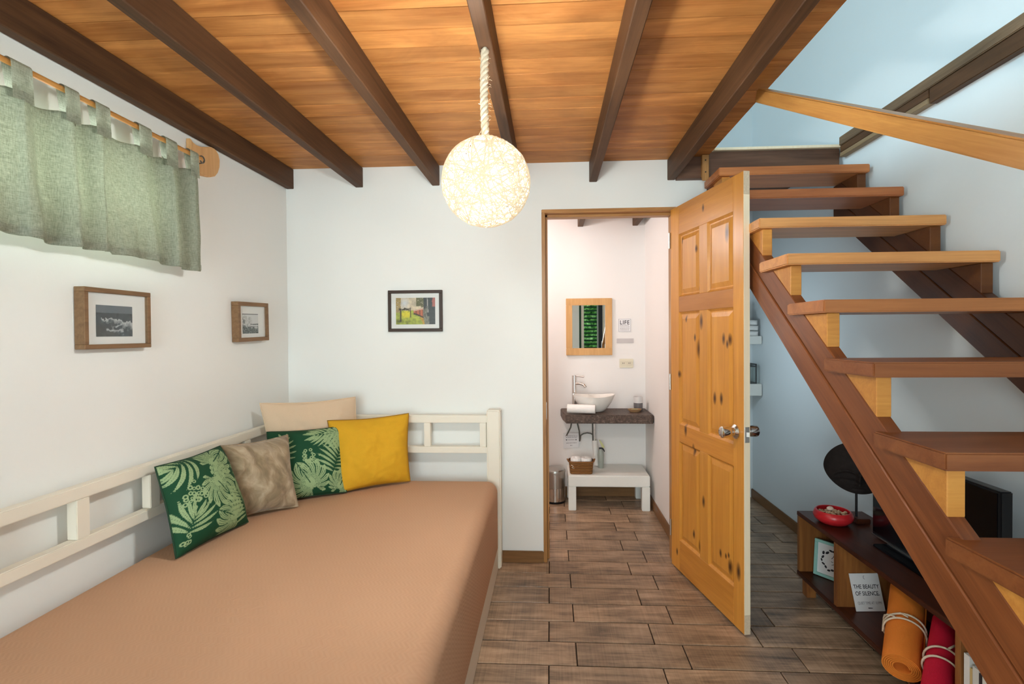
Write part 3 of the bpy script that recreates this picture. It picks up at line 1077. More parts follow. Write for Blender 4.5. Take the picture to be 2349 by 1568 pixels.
cushion('cushion', 'dark green cushion with pale palm leaf print, nearest the camera against the side rail',
        [(-1.452, 1.752, 0.850), (-1.452, 2.117, 0.846), (-1.312, 2.085, 0.524), (-1.361, 1.732, 0.524)], 0.13, M['palm_print'], 210, palm1, M['green_trim'], 0.004, 1)
cushion('cushion', 'plain taupe velvet cushion between the two palm print cushions',
        [(-1.452, 2.112, 0.846), (-1.300, 2.398, 0.837), (-1.194, 2.287, 0.524), (-1.432, 2.075, 0.524)], 0.13, M['taupe'], 60, None, None, 0.016, 2, ear=0.07)
cushion('cushion', 'dark green palm leaf print cushion beside the mustard cushion',
        [(-1.432, 2.442, 0.842), (-1.113, 2.600, 0.843), (-1.049, 2.501, 0.524), (-1.348, 2.308, 0.524)], 0.12, M['palm_print'], 210, palm2, M['green_trim'], 0.004, 3)
cushion('cushion', 'plain mustard yellow cushion leaning on the back rail',
        [(-1.192, 2.605, 0.872), (-0.792, 2.745, 0.889), (-0.775, 2.700, 0.524), (-1.090, 2.480, 0.524)], 0.13, M['mustard'], 60, None, M['mustard_trim'], 0.013, 4, ear=0.06)
cushion('cushion', 'large plain beige pillow in the corner behind the others',
        [(-1.474, 2.455, 0.986), (-1.094, 2.740, 0.981), (-1.05, 2.745, 0.524), (-1.415, 2.465, 0.524)], 0.07, M['beige_cloth'], 60, None, None, 0.012, 5, ear=0.06)

# ------------------------------------------------------------------ pictures


def fbm(U, V, seed, sc=5.0):
    a = np.array([mnoise.fractal(Vector((float(u) * sc * 1.4 + seed * 7.1, float(v) * sc, seed * 3.3)), 0.7, 2.1, 5) for u, v in zip(U.ravel(), V.ravel())])
    return (a / max(1e-6, np.abs(a).max())).reshape(U.shape)


def waves(U, V):
    f = fbm(U, V, 1, 5)
    g = fbm(U, V, 2, 11)
    sky = np.array([0.125, 0.148, 0.175])
    sea = np.array([0.042, 0.054, 0.066])
    foam = np.array([0.58, 0.60, 0.63])
    c = np.where((V > 0.76)[..., None], sky * (1 + 0.12 * f[..., None]), sea * (1 + 0.5 * f[..., None]))
    crest = 0.66 - 0.24 * U + 0.16 * f
    tail = np.clip((crest - V) / (0.10 + 0.14 * U) , 0, 1)
    m = np.where((V < crest) & (U > 0.13), np.clip(1.15 - tail * 1.3 + 0.45 * g, 0, 1), 0)
    m2 = np.clip(1.0 - (np.abs(V - (0.20 - 0.16 * (U - 0.5) + 0.10 * f)) / 0.07) + 0.5 * g, 0, 1) * ((U > 0.26) & (U < 0.74))
    m3 = np.clip(1.0 - np.abs(V - (0.36 + 0.5 * (U - 0.62))) / 0.03 + 0.4 * g, 0, 1) * ((U > 0.52) & (U < 0.70))
    mm = np.clip(m + m2 + m3, 0, 1)[..., None]
    c = c * (1 - mm) + foam * (0.85 + 0.2 * g[..., None]) * mm
    low = np.clip((crest - 0.16 - V) * 5, 0, 1) * np.clip((0.62 - U) * 4, 0, 1)
    low = (low * (1 - mm[..., 0]))[..., None] * 0.8
    c = c * (1 - low) + np.array([0.058, 0.055, 0.050]) * (1 + 0.4 * f[..., None]) * low
    return np.clip(c, 0.01, 0.9)


def grove(U, V):
    f = fbm(U, V, 5, 7)
    g = fbm(U, V, 6, 16)
    c = np.full(U.shape + (3,), 0.70)
    k = np.clip((0.66 - U) * 5, 0, 1) * np.clip((0.92 + 0.2 * f - V) * 6, 0, 1) * np.clip(0.55 + 1.1 * g + 0.5 * f, 0, 1)
    c = c * (1 - 0.45 * k[..., None])
    dk = ((U < 0.16) & (f + g > 0.25) & (V < 0.85))
    c = np.where(dk[..., None], 0.12, c)
    gr = np.clip((0.34 + 0.12 * f + 0.05 * (U < 0.55) - V) * 14, 0, 1)[..., None]
    c = c * (1 - gr) + np.clip(0.14 + 0.28 * g[..., None], 0.02, 0.5) * np.array([0.9, 1, 0.95]) * gr
    far = (U > 0.50) & (np.abs(V - 0.46) < 0.02 + 0.05 * np.clip((U - 0.6), 0, 1) + 0.03 * g)
    c = np.where(far[..., None], 0.13 * np.ones(3), c)
    band = (U > 0.52) & (np.abs(V - 0.34) < 0.022 + 0.02 * f)
    c = np.where(band[..., None], 0.16 * np.ones(3), c)
    c = np.where((V > 0.955)[..., None], 0.10 * np.ones(3), c)
    return np.clip(c, 0.01, 0.8)


def train(U, V):
    f = fbm(U, V, 9, 6)
    g = fbm(U, V, 10, 14)
    F, Gg = f[..., None], g[..., None]
    hor = 0.52 + 0.05 * f
    c = np.where((V > hor)[..., None], np.array([0.70, 0.58, 0.42]) * (1 + 0.35 * F + 0.25 * Gg), np.array([0.40, 0.44, 0.05]) * (1 + 0.5 * F + 0.4 * Gg))
    haze = np.clip(1 - np.hypot((U - 0.22) / 0.16, (V - 0.80) / 0.28), 0, 1)[..., None]
    c = c * (1 - haze) + np.array([0.75, 0.76, 0.80]) * haze
    tanw = ((U < 0.13) & (V > 0.45) & (g > -0.3))
    c = np.where(tanw[..., None], np.array([0.42, 0.30, 0.13]) * (1 + 0.6 * Gg), c)
    yl = np.clip(1 - np.hypot((U - 0.26) / 0.15, (V - 0.38) / 0.17) + 0.3 * g, 0, 1)[..., None]
    yl = np.clip(yl * 2.5, 0, 1)
    c = c * (1 - yl) + np.array([0.80, 0.68, 0.03]) * (1 + 0.2 * Gg) * yl
    dk = ((np.abs(U - 0.12) < 0.014) & (V < 0.60) & (V > 0.1)) | ((np.abs(U - 0.37) < 0.014) & (V > 0.26) & (V < 0.64)) | ((V > 0.52 + 0.04 * g) & (V < 0.60 + 0.06 * g) & (U < 0.35) & (U > 0.07) & (g > -0.25))
    c = np.where(dk[..., None], np.array([0.05, 0.032, 0.012]), c)
    shade = np.clip(1 - np.hypot((U - 0.08) / 0.14, (V - 0.12) / 0.12) + 0.3 * f, 0, 1)[..., None]
    c = c * (1 - 0.85 * shade)
    edge = 0.44 + 0.33 * (0.45 - V).clip(0, 1) ** 0.5 + 0.02 * g
    path = (V < 0.36) & (U > edge + 0.03) & (U < edge + 0.17)
    c = np.where(path[..., None], np.array([0.62, 0.34, 0.04]) * (1 + 0.35 * Gg), c)
    dt = (U > 0.52) & (U < 0.82) & (V > 0.66 + 0.06 * f) & (g > -0.35)
    c = np.where(dt[..., None], np.array([0.12, 0.115, 0.04]) * (1 + 0.8 * Gg), c)
    t0 = 0.50 - 0.85 * np.clip(U - 0.46, 0, 1) ** 1.25 + 0.0 * V
    tb_ = (U > 0.45) & (U < 0.73) & (V > t0 - 0.08) & (V < 0.53 + 0.30 * (U - 0.45))
    c = np.where(tb_[..., None], np.array([0.55, 0.14, 0.06]) * (0.85 + 0.35 * np.sin(U * 70))[..., None], c)
    roof = tb_ & (V > 0.49 + 0.30 * (U - 0.45))
    c = np.where(roof[..., None], np.array([0.72, 0.42, 0.32]), c)
    under = (U > 0.45) & (U < 0.76) & (np.abs(V - (t0 - 0.10)) < 0.03)
    c = np.where(under[..., None], np.array([0.05, 0.03, 0.015]), c)
    body = U > 0.70 + 0.16 * np.clip(0.30 - V, 0, 1)
    c = np.where(body[..., None], np.array([0.028, 0.03, 0.03]) * (1 + 0.9 * Gg), c)
    win = (U > 0.69 + 0.12 * np.clip(0.35 - V, 0, 1)) & (U < 0.80 + 0.05 * (V < 0.3)) & (V < 0.62 + 0.1 * g)
    c = np.where(win[..., None], np.array([0.20, 0.19, 0.15]) * (1 + 1.0 * Gg), c)
    pole = np.abs(U - (0.83 - 0.03 * V)) < 0.009
    c = np.where((pole & (V > 0.45))[..., None], np.array([0.55, 0.48, 0.45]), c)
    red = (U > 0.925 + 0.03 * g) & (V > 0.66)
    c = np.where(red[..., None], np.array([0.46, 0.12, 0.09]), c)
    return np.clip(c, 0.006, 0.9)


def picture(label, o0, ex, ez, W, Hh, fw, depth, frame_mat, mat_in, painter, tilt=0.0, pic=None):
    """o0: lower corner on the wall, ex: along the wall, normal = ex x ez into the room"""
    o0, ex, ez = Vector(o0), Vector(ex).normalized(), Vector(ez).normalized()
    nn = ex.cross(ez)
    if nn.dot(Vector((0, 0, 1.33)) - o0) < 0:
        nn = -nn
    c0 = o0 + ex * W / 2 + ez * Hh / 2
    if tilt:
        q = Matrix.Rotation(tilt, 3, nn)
        ex, ez = q @ ex, q @ ez
        o0 = c0 - ex * W / 2 - ez * Hh / 2
    root = thing('picture_frame', label, 'picture', tuple(c0))

    def slab(u0, u1, v0, v1, d0, d1):
        P = lambda u, v, d: o0 + ex * u + ez * v + nn * d
        v_ = [P(u, v, d) for d in (d0, d1) for (u, v) in ((u0, v0), (u1, v0), (u1, v1), (u0, v1))]
        return MB().add(v_, [(0, 1, 2, 3), (4, 5, 6, 7), (0, 1, 5, 4), (1, 2, 6, 5), (2, 3, 7, 6), (3, 0, 4, 7)])
    for (u0, u1, v0, v1) in ((0, W, 0, fw), (0, W, Hh - fw, Hh), (0, fw, fw, Hh - fw), (W - fw, W, fw, Hh - fw)):
        obj('frame_side', slab(u0, u1, v0, v1, 0.001, depth), frame_mat, root, bevel=0.0015, seg=1)
    din = depth * 0.70
    obj('mat_board', slab(fw, W - fw, fw, Hh - fw, 0.002, din), M['mat_board'], root)
    a, b, c, d = pic
    nu, nv = 90, 64
    P = lambda u, v: o0 + ex * (a + (b - a) * u) + ez * (c + (d - c) * v) + nn * (din + 0.0008)
    g = obj('print', MB().grid(lambda u, v: P(u, v), nu, nv), M['photo_print'], root)
    idx = np.arange((nu + 1) * (nv + 1))
    set_colors(g.data, 'print', painter((idx % (nu + 1)) / nu, (idx // (nu + 1)) / nv))
    obj('glass', slab(fw, W - fw, fw, Hh - fw, depth * 0.88, depth * 0.88 + 0.001), M['picture_glass'], root)
    return root


picture('brown framed black and white wave photograph on the left wall', (XL, 1.553, 1.288), (0, 1, 0), (0, 0, 1), 0.273, 0.207, 0.016, 0.038, M['brown_frame'], None, waves, 0.0, (0.052, 0.199, 0.042, 0.150))
picture('small brown framed black and white tree photograph near the corner', (XL, 2.362, 1.301), (0, 1, 0), (0, 0, 1), 0.262, 0.199, 0.020, 0.038, M['brown_frame'], None, grove, 0.022, (0.045, 0.180, 0.040, 0.140))
picture('dark framed colour photograph of a train in woods above the headboard', (-0.945, YB, 1.346), (1, 0, 0), (0, 0, 1), 0.320, 0.241, 0.0185, 0.020, M['dark_frame'], None, train, 0.0, (0.046, 0.278, 0.042, 0.197))

# ------------------------------------------------------------------ curtain
cr = thing('curtain_rod', 'thin wooden curtain rod with a round wooden wall bracket', 'curtain rod', (-1.47, 1.2, 2.08))
obj('rod', MB().tube([(-1.47, 0.40, 2.080), (-1.47, 1.2, 2.081), (-1.47, 2.045, 2.078)], 0.0085, 12), M['rail'], cr, smooth='auto')
bp = [(2.075, 2.169), (2.120, 2.166), (2.167, 2.174), (2.212, 2.192), (2.245, 2.186), (2.262, 2.160), (2.262, 2.130), (2.250, 2.095), (2.225, 2.068), (2.195, 2.052), (2.150, 2.045), (2.105, 2.048), (2.082, 2.060), (2.072, 2.10)]
bp = [(2.072, 2.180), (2.088, 2.168), (2.110, 2.163), (2.140, 2.166), (2.172, 2.178), (2.205, 2.190), (2.235, 2.190), (2.255, 2.174), (2.264, 2.148), (2.262, 2.116), (2.250, 2.086), (2.230, 2.064), (2.198, 2.050), (2.150, 2.042), (2.112, 2.044), (2.085, 2.056), (2.072, 2.085)]
br = obj('bracket', MB().prism(bp, 0, XL + 0.0005, XL + 0.022), M['pale_wood'], cr, bevel=0.003, seg=2)
ring = [(-1.47 + 0.0, 2.052 + 0.014 * math.cos(a), 2.078 + 0.014 * math.sin(a)) for a in np.linspace(0, 2 * PI, 16, endpoint=False)]
obj('eye_hook', MB().tube(ring, 0.0028, 6, closed=True).tube([(-1.47, 2.066, 2.078), (-1.50, 2.10, 2.08), (XL + 0.015, 2.12, 2.085)], 0.0028, 6), M['hose'], cr, smooth=True)

ct = thing('curtain', 'sage green linen tab-top curtain over the high window', 'curtain', (-1.465, 1.2, 1.6))
tabs = [(0.60, 0.65), (0.78, 0.83), (0.95, 1.0), (1.11, 1.16), (1.290, 1.341), (1.441, 1.483), (1.543, 1.591), (1.713, 1.765), (1.838, 1.891), (1.966, 2.010)]
CY0, CY1 = 0.58, 2.005
tc = [(a + b) / 2 for a, b in tabs]


def cur_top(y):
    # height of the upper hem sags between tabs
    best = 0.018
    for i in range(len(tabs) - 1):
        a, b = tabs[i][1], tabs[i + 1][0]
        if a < y < b:
            s = (y - a) / (b - a)
            return 2.014 - (0.004 + 0.055 * (b - a)) * math.sin(PI * s) ** 0.8
    return 2.012


def cur_x(y, v):
    # folds hang from the tabs: soft valleys between them, a few sharp creases lower down
    f = 0.0
    for i, c in enumerate(tc[:-1]):
        w_ = tc[i + 1] - c
        if c <= y <= tc[i + 1]:
            s = (y - c) / w_
            amp = (0.020, 0.034, 0.024)[i % 3] * (0.55 + 0.45 * v)
            f = -amp * math.sin(PI * s) ** 1.4
            f += 0.011 * math.sin(2 * PI * s + i * 1.7) * (1 - 0.5 * v)
    k = (y * 7.3 + 0.35 * v + 0.4 * mnoise.noise(Vector((y * 3, 0.5, 2)))) % 1.0
    f += 0.020 * (abs(k - 0.5) * 2 - 0.5) * (1 - 0.65 * v)
    f += 0.005 * mnoise.noise(Vector((y * 14, v * 3, 1.0)))
    return -1.462 + f + 0.012 * (1 - v)


def cur_pt(u, v):
    y = CY0 + (CY1 - CY0) * u
    zt = cur_top(y)
    zb = 1.603 + 0.006 * math.sin(y * 12) + (0.008 if y < 1.595 else 0.0)
    z = zb + (zt - zb) * v
    yy = y + 0.012 * mnoise.noise(Vector((y * 6, v * 2, 4.0))) * (1 - v) - 0.02 * (1 - v) * (1 if y > 1.98 else 0) * 0
    return (cur_x(y, v), yy, z)


cpan = obj('panel', MB().grid(cur_pt, 230, 40), M['linen'], ct, smooth=True)
md = cpan.modifiers.new('thickness', 'SOLIDIFY')
md.thickness = 0.0015
hem = MB().grid(lambda u, v: tuple(Vector(cur_pt(u, 0.02 + 0.045 * v)) + Vector((0.0022, 0, -0.004 * (1 - v)))), 230, 3)
obj('hem', hem, M['linen'], ct, smooth=True)
for (a, b) in tabs:
    mb = MB()
    w_ = b - a
    m_ = 14
    vs, fs = [], []
    path = []
    zb = 1.985
    for i in range(5):
        path.append((-1.4555 , zb + (2.080 - zb) * i / 4))
    for i in range(1, 8):
        th = PI * i / 8
        path.append((-1.47 + 0.0145 * math.cos(th), 2.080 + 0.0135 * math.sin(th)))
    for i in range(5):
        path.append((-1.4845 + 0.012 * i / 4, 2.080 - (2.080 - zb) * i / 4))
    for (x, z) in path:
        s = (2.08 - z) / 0.095 if z < 2.08 else 0
        vs.append((x, a + 0.004 * s - 0.004, z)); vs.append((x, b + 0.004 * s + 0.002, z))
    for i in range(len(path) - 1):
        fs.append((2 * i, 2 * i + 1, 2 * i + 3, 2 * i + 2))
    obj('tab', mb.add(vs, fs), M['linen'], ct, smooth=True)

# ------------------------------------------------------------------ pendant lamp
LX, LY, LZ, LR = -0.192, 1.52, 1.791, 0.134
lp = thing('pendant_lamp', 'lit round cream string-ball lamp hanging on a rope', 'lamp', (LX, LY, 2.195))
light('pendant_bulb_light', 'POINT', (-0.19, 1.52, 1.80), 182, (0.97, 1.0, 0.96), radius=0.07)
mb = MB()
r_ = random.Random(11)
for i in range(150):
    ax = Vector((r_.gauss(0, 1), r_.gauss(0, 1), r_.gauss(0, 1))).normalized()
    a = ax.orthogonal().normalized()
    b = ax.cross(a)
    off_ = r_.uniform(-0.55, 0.55)
    rr = LR * r_.uniform(0.965, 1.0)
    cr_ = math.sqrt(1 - off_ * off_)
    pts = []
    w1, w2, p1 = r_.uniform(0.02, 0.10), r_.choice((2, 3)), r_.uniform(0, 6)
    for j in range(44):
        th = 2 * PI * j / 44
        q = (a * math.cos(th) + b * math.sin(th)) * cr_ + ax * (off_ + w1 * math.sin(w2 * th + p1))
        pts.append(Vector((LX, LY, LZ)) + q.normalized() * rr)
    mb.tube(pts, 0.0016 if i % 3 else 0.0022, 4, closed=True)
o = obj('string_shade', mb, M['yarn'], lp, smooth=True)
obj('bulb', MB().sphere((LX + 0.012, LY - 0.01, LZ + 0.030), 0.034, 20, 12), M['bulb'], lp, smooth=True)
obj('socket', MB().tube([(LX, LY, LZ + 0.064), (LX, LY, LZ + 0.125)], 0.018, 14), M['mat_board'], lp, smooth='auto')
mb = MB()
for s in range(3):
    pts = []
    for j in range(60):
        z = 1.915 + (2.195 - 1.915) * j / 59
        th = j * 0.55 + s * 2 * PI / 3
        pts.append((LX + 0.0062 * math.cos(th) - 0.004 * math.sin(j / 59 * PI), LY + 0.0062 * math.sin(th), z))
    mb.tube(pts, 0.0072, 7)
rp = obj('rope', mb, M['rope'], lp, smooth=True)
mb = MB()
for j in range(46):
    z = r_.uniform(1.92, 2.19)
    a = r_.uniform(0, 2 * PI)
    L_ = r_.uniform(0.012, 0.026)
    p0 = Vector((LX + 0.010 * math.cos(a), LY + 0.010 * math.sin(a), z))
    p1 = p0 + Vector((math.cos(a) * L_ * 0.5, math.sin(a) * L_ * 0.5, r_.uniform(-0.01, 0.014)))
    mb.tube([p0, (p0 + p1) / 2 + Vector((0, 0, 0.002)), p1], 0.0005, 3)
mb.tube([(LX, LY - 0.005, 1.965), (LX - 0.012, LY - 0.01, 1.945), (LX - 0.024, LY - 0.012, 1.922)], 0.0013, 5)
tag(obj('rope_fibres', mb, M['rope'], rp), kind='stuff')

# ------------------------------------------------------------------ bathroom
mir = thing('wall_mirror', 'oak framed mirror above the bathroom basin', 'mirror', (0.316, YR, 1.38))
for (x0, x1, z0, z1) in ((0.130, 0.502, 1.556, 1.612), (0.130, 0.502, 1.150, 1.208), (0.130, 0.180, 1.208, 1.556), (0.446, 0.502, 1.208, 1.556)):
    obj('frame_side', B(x0, x1, YR - 0.022, YR - 0.0005, z0, z1), M['oak'], mir, bevel=0.002)
obj('mirror_glass', B(0.178, 0.448, YR - 0.012, YR - 0.003, 1.206, 1.558), M['mirror'], mir)

light('bathroom_bulb', 'POINT', (-0.45, 3.45, 2.05), 21, (1.0, 0.92, 0.90), radius=0.06)
bl = thing('bathroom_lamp', 'round white ceiling lamp inside the bathroom, out of sight', 'lamp', (-0.45, 3.45, 2.31))
obj('shade', MB().lathe([(0.10, 0.0), (0.10, 0.035), (0.001, 0.036)], (-0.45, 3.45, 2.2757), 28), M['mat_board'], bl, smooth='auto')
light('stair_bay_fill', 'POINT', (0.985, 3.30, 1.25), 3.8, (0.70, 0.89, 1.0), radius=0.06)  # added cool fill lamp, unseen, brightens the wall under the stairs
wl = thing('added_fill_lamp', 'small round fill lamp added in the stair bay, hidden by the door', 'lamp', (0.90, 3.30, 1.25))
obj('back_plate', MB().lathe([(0.001, 0), (0.06, 0), (0.06, 0.02), (0.001, 0.02)], (0, 0, 0), 24).xf(Matrix.Translation((0.891, 3.30, 1.25)) @ Matrix.Rotation(PI / 2, 4, 'Y')), M['mat_board'], wl, smooth='auto')

sg = thing('quote_sign', 'small white LIFE print on the bathroom wall right of the mirror', 'sign', (0.604, YR, 1.39))
obj('card', B(0.553, 0.655, YR - 0.006, YR - 0.0005, 1.338, 1.446), M['paper'], sg, bevel=0.001)
mb = MB()
yy = YR - 0.0066
for (x0, x1, z0, z1) in ((0.556, 0.5585, 1.341, 1.443), (0.6505, 0.652, 1.341, 1.443), (0.556, 0.652, 1.441, 1.443), (0.556, 0.652, 1.341, 1.3425)):
    mb.box(x0, x1, yy, YR - 0.006, z0, z1)
obj('print_border', mb, M['grey_ink'], sg)
text('lettering', 'LIFE', 0.047, M['ink'], sg, (0.604, yy, 1.413), (1, 0, 0), (0, 0, 1), 0.86, space=1.15, weight=0.0006)
mb = MB()
r_ = random.Random(2)
for i, z in enumerate((1.390, 1.378, 1.366, 1.354)):
    x = 0.566
    while x < 0.640:
        w_ = r_.uniform(0.004, 0.010)
        mb.box(x, min(x + w_, 0.643), yy, YR - 0.006, z - 0.0022, z + 0.0022)
        x += w_ + 0.003
tag(obj('small_print', mb, M['grey_ink'], sg), kind='stuff')
tag(obj('label_strip', B(0.540, 0.676, YR - 0.005, YR - 0.0005, 1.247, 1.284), plain('grey_strip', (0.52, 0.49, 0.49), 0.6), bevel=0.001),
    'thin grey strip on the bathroom wall below the LIFE print', 'plaque')
so = thing('wall_socket', 'ivory double power socket on the bathroom wall', 'socket', (0.616, YR, 1.083))
obj('plate', B(0.561, 0.672, YR - 0.008, YR - 0.0005, 1.046, 1.119), M['plastic'], so, bevel=0.003)
for x in (0.592, 0.640):
    pl = obj('outlet', B(x - 0.016, x + 0.016, YR - 0.010, YR - 0.0082, 1.066, 1.099), M['plastic'], so, bevel=0.002)
    obj('slot', B(x - 0.007, x - 0.004, YR - 0.0108, YR - 0.0095, 1.078, 1.090).box(x + 0.004, x + 0.007, YR - 0.0108, YR - 0.0095, 1.078, 1.090), M['ink'], pl)

ctp = MB()
cpts = [(0.112, 3.752), (0.30, 3.748), (0.55, 3.752), (0.755, 3.745), (0.768, 3.76), (0.768, YR - 0.001), (0.080, YR - 0.001), (0.092, 3.90)]
ctp.prism(cpts, 2, 0.652, 0.716)
counter = obj('countertop', ctp, M['stone'], bevel=0.006, seg=2)
tag(counter, 'dark speckled stone counter slab carrying the basin', 'counter')

bs = thing('wash_basin', 'white pointed oval vessel basin on the stone counter', 'basin', (0.337, 3.92, 0.717))
prof = []
out_ = [(0.055, 0.0), (0.075, 0.004), (0.105, 0.030), (0.135, 0.066), (0.160, 0.108), (0.166, 0.122)]
inn_ = [(0.158, 0.121), (0.148, 0.100), (0.120, 0.058), (0.085, 0.026), (0.04, 0.016), (0.002, 0.014)]
mb = MB().lathe([(0.002, 0.0)] + out_ + inn_, (0.337, 3.92, 0.717), 44, 1.0, 0.72)
# the rim sweeps up towards both ends
mb.v = [(x, y, z + 0.016 * max(0, (abs(x - 0.337) / 0.166)) ** 2 * (z - 0.717) / 0.12) for (x, y, z) in mb.v]
obj('bowl', mb, M['ceramic'], bs, smooth='auto')
fc = thing('basin_tap', 'tall chrome lever tap behind the basin', 'tap', (0.192, 4.03, 0.717))
obj('column', MB().tube([(0.192, 4.035, 0.7165), (0.192, 4.035, 0.99)], 0.020, 18), M['chrome'], fc, smooth='auto')
obj('spout', MB().tube([(0.192, 4.035, 0.925), (0.235, 4.005, 0.928), (0.262, 3.985, 0.920), (0.278, 3.972, 0.902)], 0.011, 12), M['chrome'], fc, smooth='auto')
obj('lever', MB().tube([(0.192, 4.035, 0.986), (0.230, 4.012, 0.984), (0.266, 3.99, 0.982)], 0.006, 10), M['chrome'], fc, smooth='auto')

# rolled towel
tw = thing('hand_towel', 'rolled white hand towel at the left end of the counter', 'towel', (0.235, 3.80, 0.717))


def spiral(r0, r1, turns, n):
    return [((r0 + (r1 - r0) * i / n) * math.cos(turns * 2 * PI * i / n), (r0 + (r1 - r0) * i / n) * math.sin(turns * 2 * PI * i / n)) for i in range(n + 1)]


def roll(A, Bp, r0, r1, turns, th, n=90, flat=1.0):
    """a rolled sheet between A and Bp"""
    A, Bp = Vector(A), Vector(Bp)
    d = (Bp - A).normalized()
    s = d.cross(Vector((0, 0, 1))).normalized()
    u = s.cross(d)
    sp_ = spiral(r0, r1, turns, n)
    vs, fs = [], []
    for i, (a, b) in enumerate(sp_):
        rr = math.hypot(a, b)
        k_ = (rr - th) / rr
        for P in (A, Bp):
            vs.append(P + s * a + u * b * flat)
            vs.append(P + s * a * k_ + u * b * k_ * flat)
    for i in range(n):
        o_ = 4 * i
        fs += [(o_, o_ + 4, o_ + 6, o_ + 2), (o_ + 1, o_ + 3, o_ + 7, o_ + 5), (o_, o_ + 1, o_ + 5, o_ + 4), (o_ + 2, o_ + 6, o_ + 7, o_ + 3)]
    fs += [(0, 2, 3, 1), (4 * n, 4 * n + 1, 4 * n + 3, 4 * n + 2)]
    return MB().add(vs, fs)


A_, B_ = Vector((0.128, 3.815, 0.7545)), Vector((0.335, 3.778, 0.7545))
obj('roll', roll(A_, B_, 0.006, 0.037, 3.5, 0.0078, 110), M['towel'], tw, smooth='auto')

cup = thing('toothbrush_tumbler', 'frosted grey tumbler on the right end of the counter', 'tumbler', (0.690, 3.98, 0.717))
obj('lower_glass', MB().lathe([(0.001, 0.0), (0.033, 0.0), (0.034, 0.004), (0.035, 0.062), (0.001, 0.062)], (0.690, 3.98, 0.7165), 26), plain('smoky_grey_glass', (0.16, 0.15, 0.155), 0.25), cup, smooth='auto')
obj('upper_glass', MB().lathe([(0.035, 0.062), (0.036, 0.110), (0.033, 0.110), (0.032, 0.063)], (0.690, 3.98, 0.7165), 26), plain('frosted_white_glass', (0.66, 0.64, 0.63), 0.35), cup, smooth='auto')
ds = thing('soap_dish', 'small brown oval soap dish in front of the tumbler', 'dish', (0.655, 3.90, 0.717))
obj('dish', MB().lathe([(0.001, 0.0), (0.035, 0.0), (0.052, 0.016), (0.055, 0.024), (0.050, 0.022), (0.035, 0.010), (0.001, 0.008)], (0.650, 3.905, 0.7165), 30, 1.0, 0.62), plain('brown_glazed_clay', (0.34, 0.20, 0.10), 0.3), ds, smooth='auto')
obj('soap', MB().sphere((0.650, 3.905, 0.733), 0.026, 16, 8, (1.2, 0.7, 0.35)), plain('olive_soap', (0.30, 0.32, 0.16), 0.4), ds, smooth=True)

# plumbing under the slab
pp = thing('sink_plumbing', 'chrome drain pipe and dark braided hoses under the counter', 'plumbing', (0.3, 4.02, 0.4))
obj('drain_pipe', MB().tube([(0.345, 4.01, 0.651), (0.346, 4.01, 0.465)], 0.013, 14), M['chrome'], pp, smooth='auto')
obj('drain_pipe', MB().tube([(0.350, 4.01, 0.475), (0.366, 4.01, 0.275)], 0.022, 14), M['pvc'], pp, smooth='auto')
obj('hose', MB().tube([(0.172, 4.02, 0.651), (0.160, 4.02, 0.575), (0.140, 4.02, 0.535), (0.128, 4.045, 0.505)], 0.0055, 8), M['hose'], pp, smooth=True)
obj('hose', MB().tube([(0.196, 4.02, 0.651), (0.215, 4.02, 0.60), (0.228, 4.02, 0.545), (0.232, 4.03, 0.46)], 0.0055, 8), M['hose'], pp, smooth=True)
obj('hose', MB().tube([(0.232, 4.02, 0.470), (0.240, 4.02, 0.510), (0.262, 4.02, 0.524), (0.291, 4.02, 0.530), (0.318, 4.02, 0.526), (0.334, 4.02, 0.517)], 0.0055, 8), M['hose'], pp, smooth=True)
obj('hose', MB().tube([(0.332, 3.998, 0.651), (0.333, 3.998, 0.56), (0.335, 3.998, 0.473)], 0.005, 8), M['hose'], pp, smooth=True)

bt = thing('spray_bottle', 'grey spray bottle with black and yellow head beside the drain pipe', 'bottle', (0.392, 3.96, 0.264))
obj('body', MB().lathe([(0.001, 0.0), (0.020, 0.0), (0.024, 0.05), (0.026, 0.10), (0.022, 0.125), (0.013, 0.140), (0.011, 0.150), (0.001, 0.150)], (0.394, 3.97, 0.2635), 20), M['green_bottle'], bt, smooth='auto')
obj('head', MB().prism([(0.380, 0.412), (0.405, 0.412), (0.423, 0.388), (0.426, 0.398), (0.412, 0.424), (0.380, 0.424)], 1, 3.962, 3.982), M['black'], bt, bevel=0.002)
obj('trigger', MB().prism([(0.380, 0.484), (0.388, 0.484), (0.424, 0.432), (0.420, 0.420), (0.404, 0.424)], 1, 3.964, 3.980), plain('yellow_green_plastic', (0.58, 0.58, 0.28), 0.4), bt, bevel=0.002)

cd = thing('notice_card', 'white printed notice card with two hearts on the wall under the counter', 'card', (0.166, 4.09, 0.46))
cdq = [(0.102, 4.062, 0.523), (0.230, 4.062, 0.520), (0.230, 4.094, 0.396), (0.101, 4.094, 0.386)]
TLc, TRc, BRc, BLc = [Vector(c) for c in cdq]
nc = (TRc - TLc).cross(BLc - TLc).normalized()
nc = nc if nc.y < 0 else -nc
mb = MB().add([p + nc * d for d in (0, 0.0015) for p in (TLc, TRc, BRc, BLc)], [(0, 1, 2, 3), (4, 5, 6, 7), (0, 1, 5, 4), (1, 2, 6, 5), (2, 3, 7, 6), (3, 0, 4, 7)])
obj('card', mb, M['paper'], cd)


def on_card(u, v, d=0.002):
    return (BLc * (1 - u) + BRc * u) * (1 - v) + (TLc * (1 - u) + TRc * u) * v + nc * d


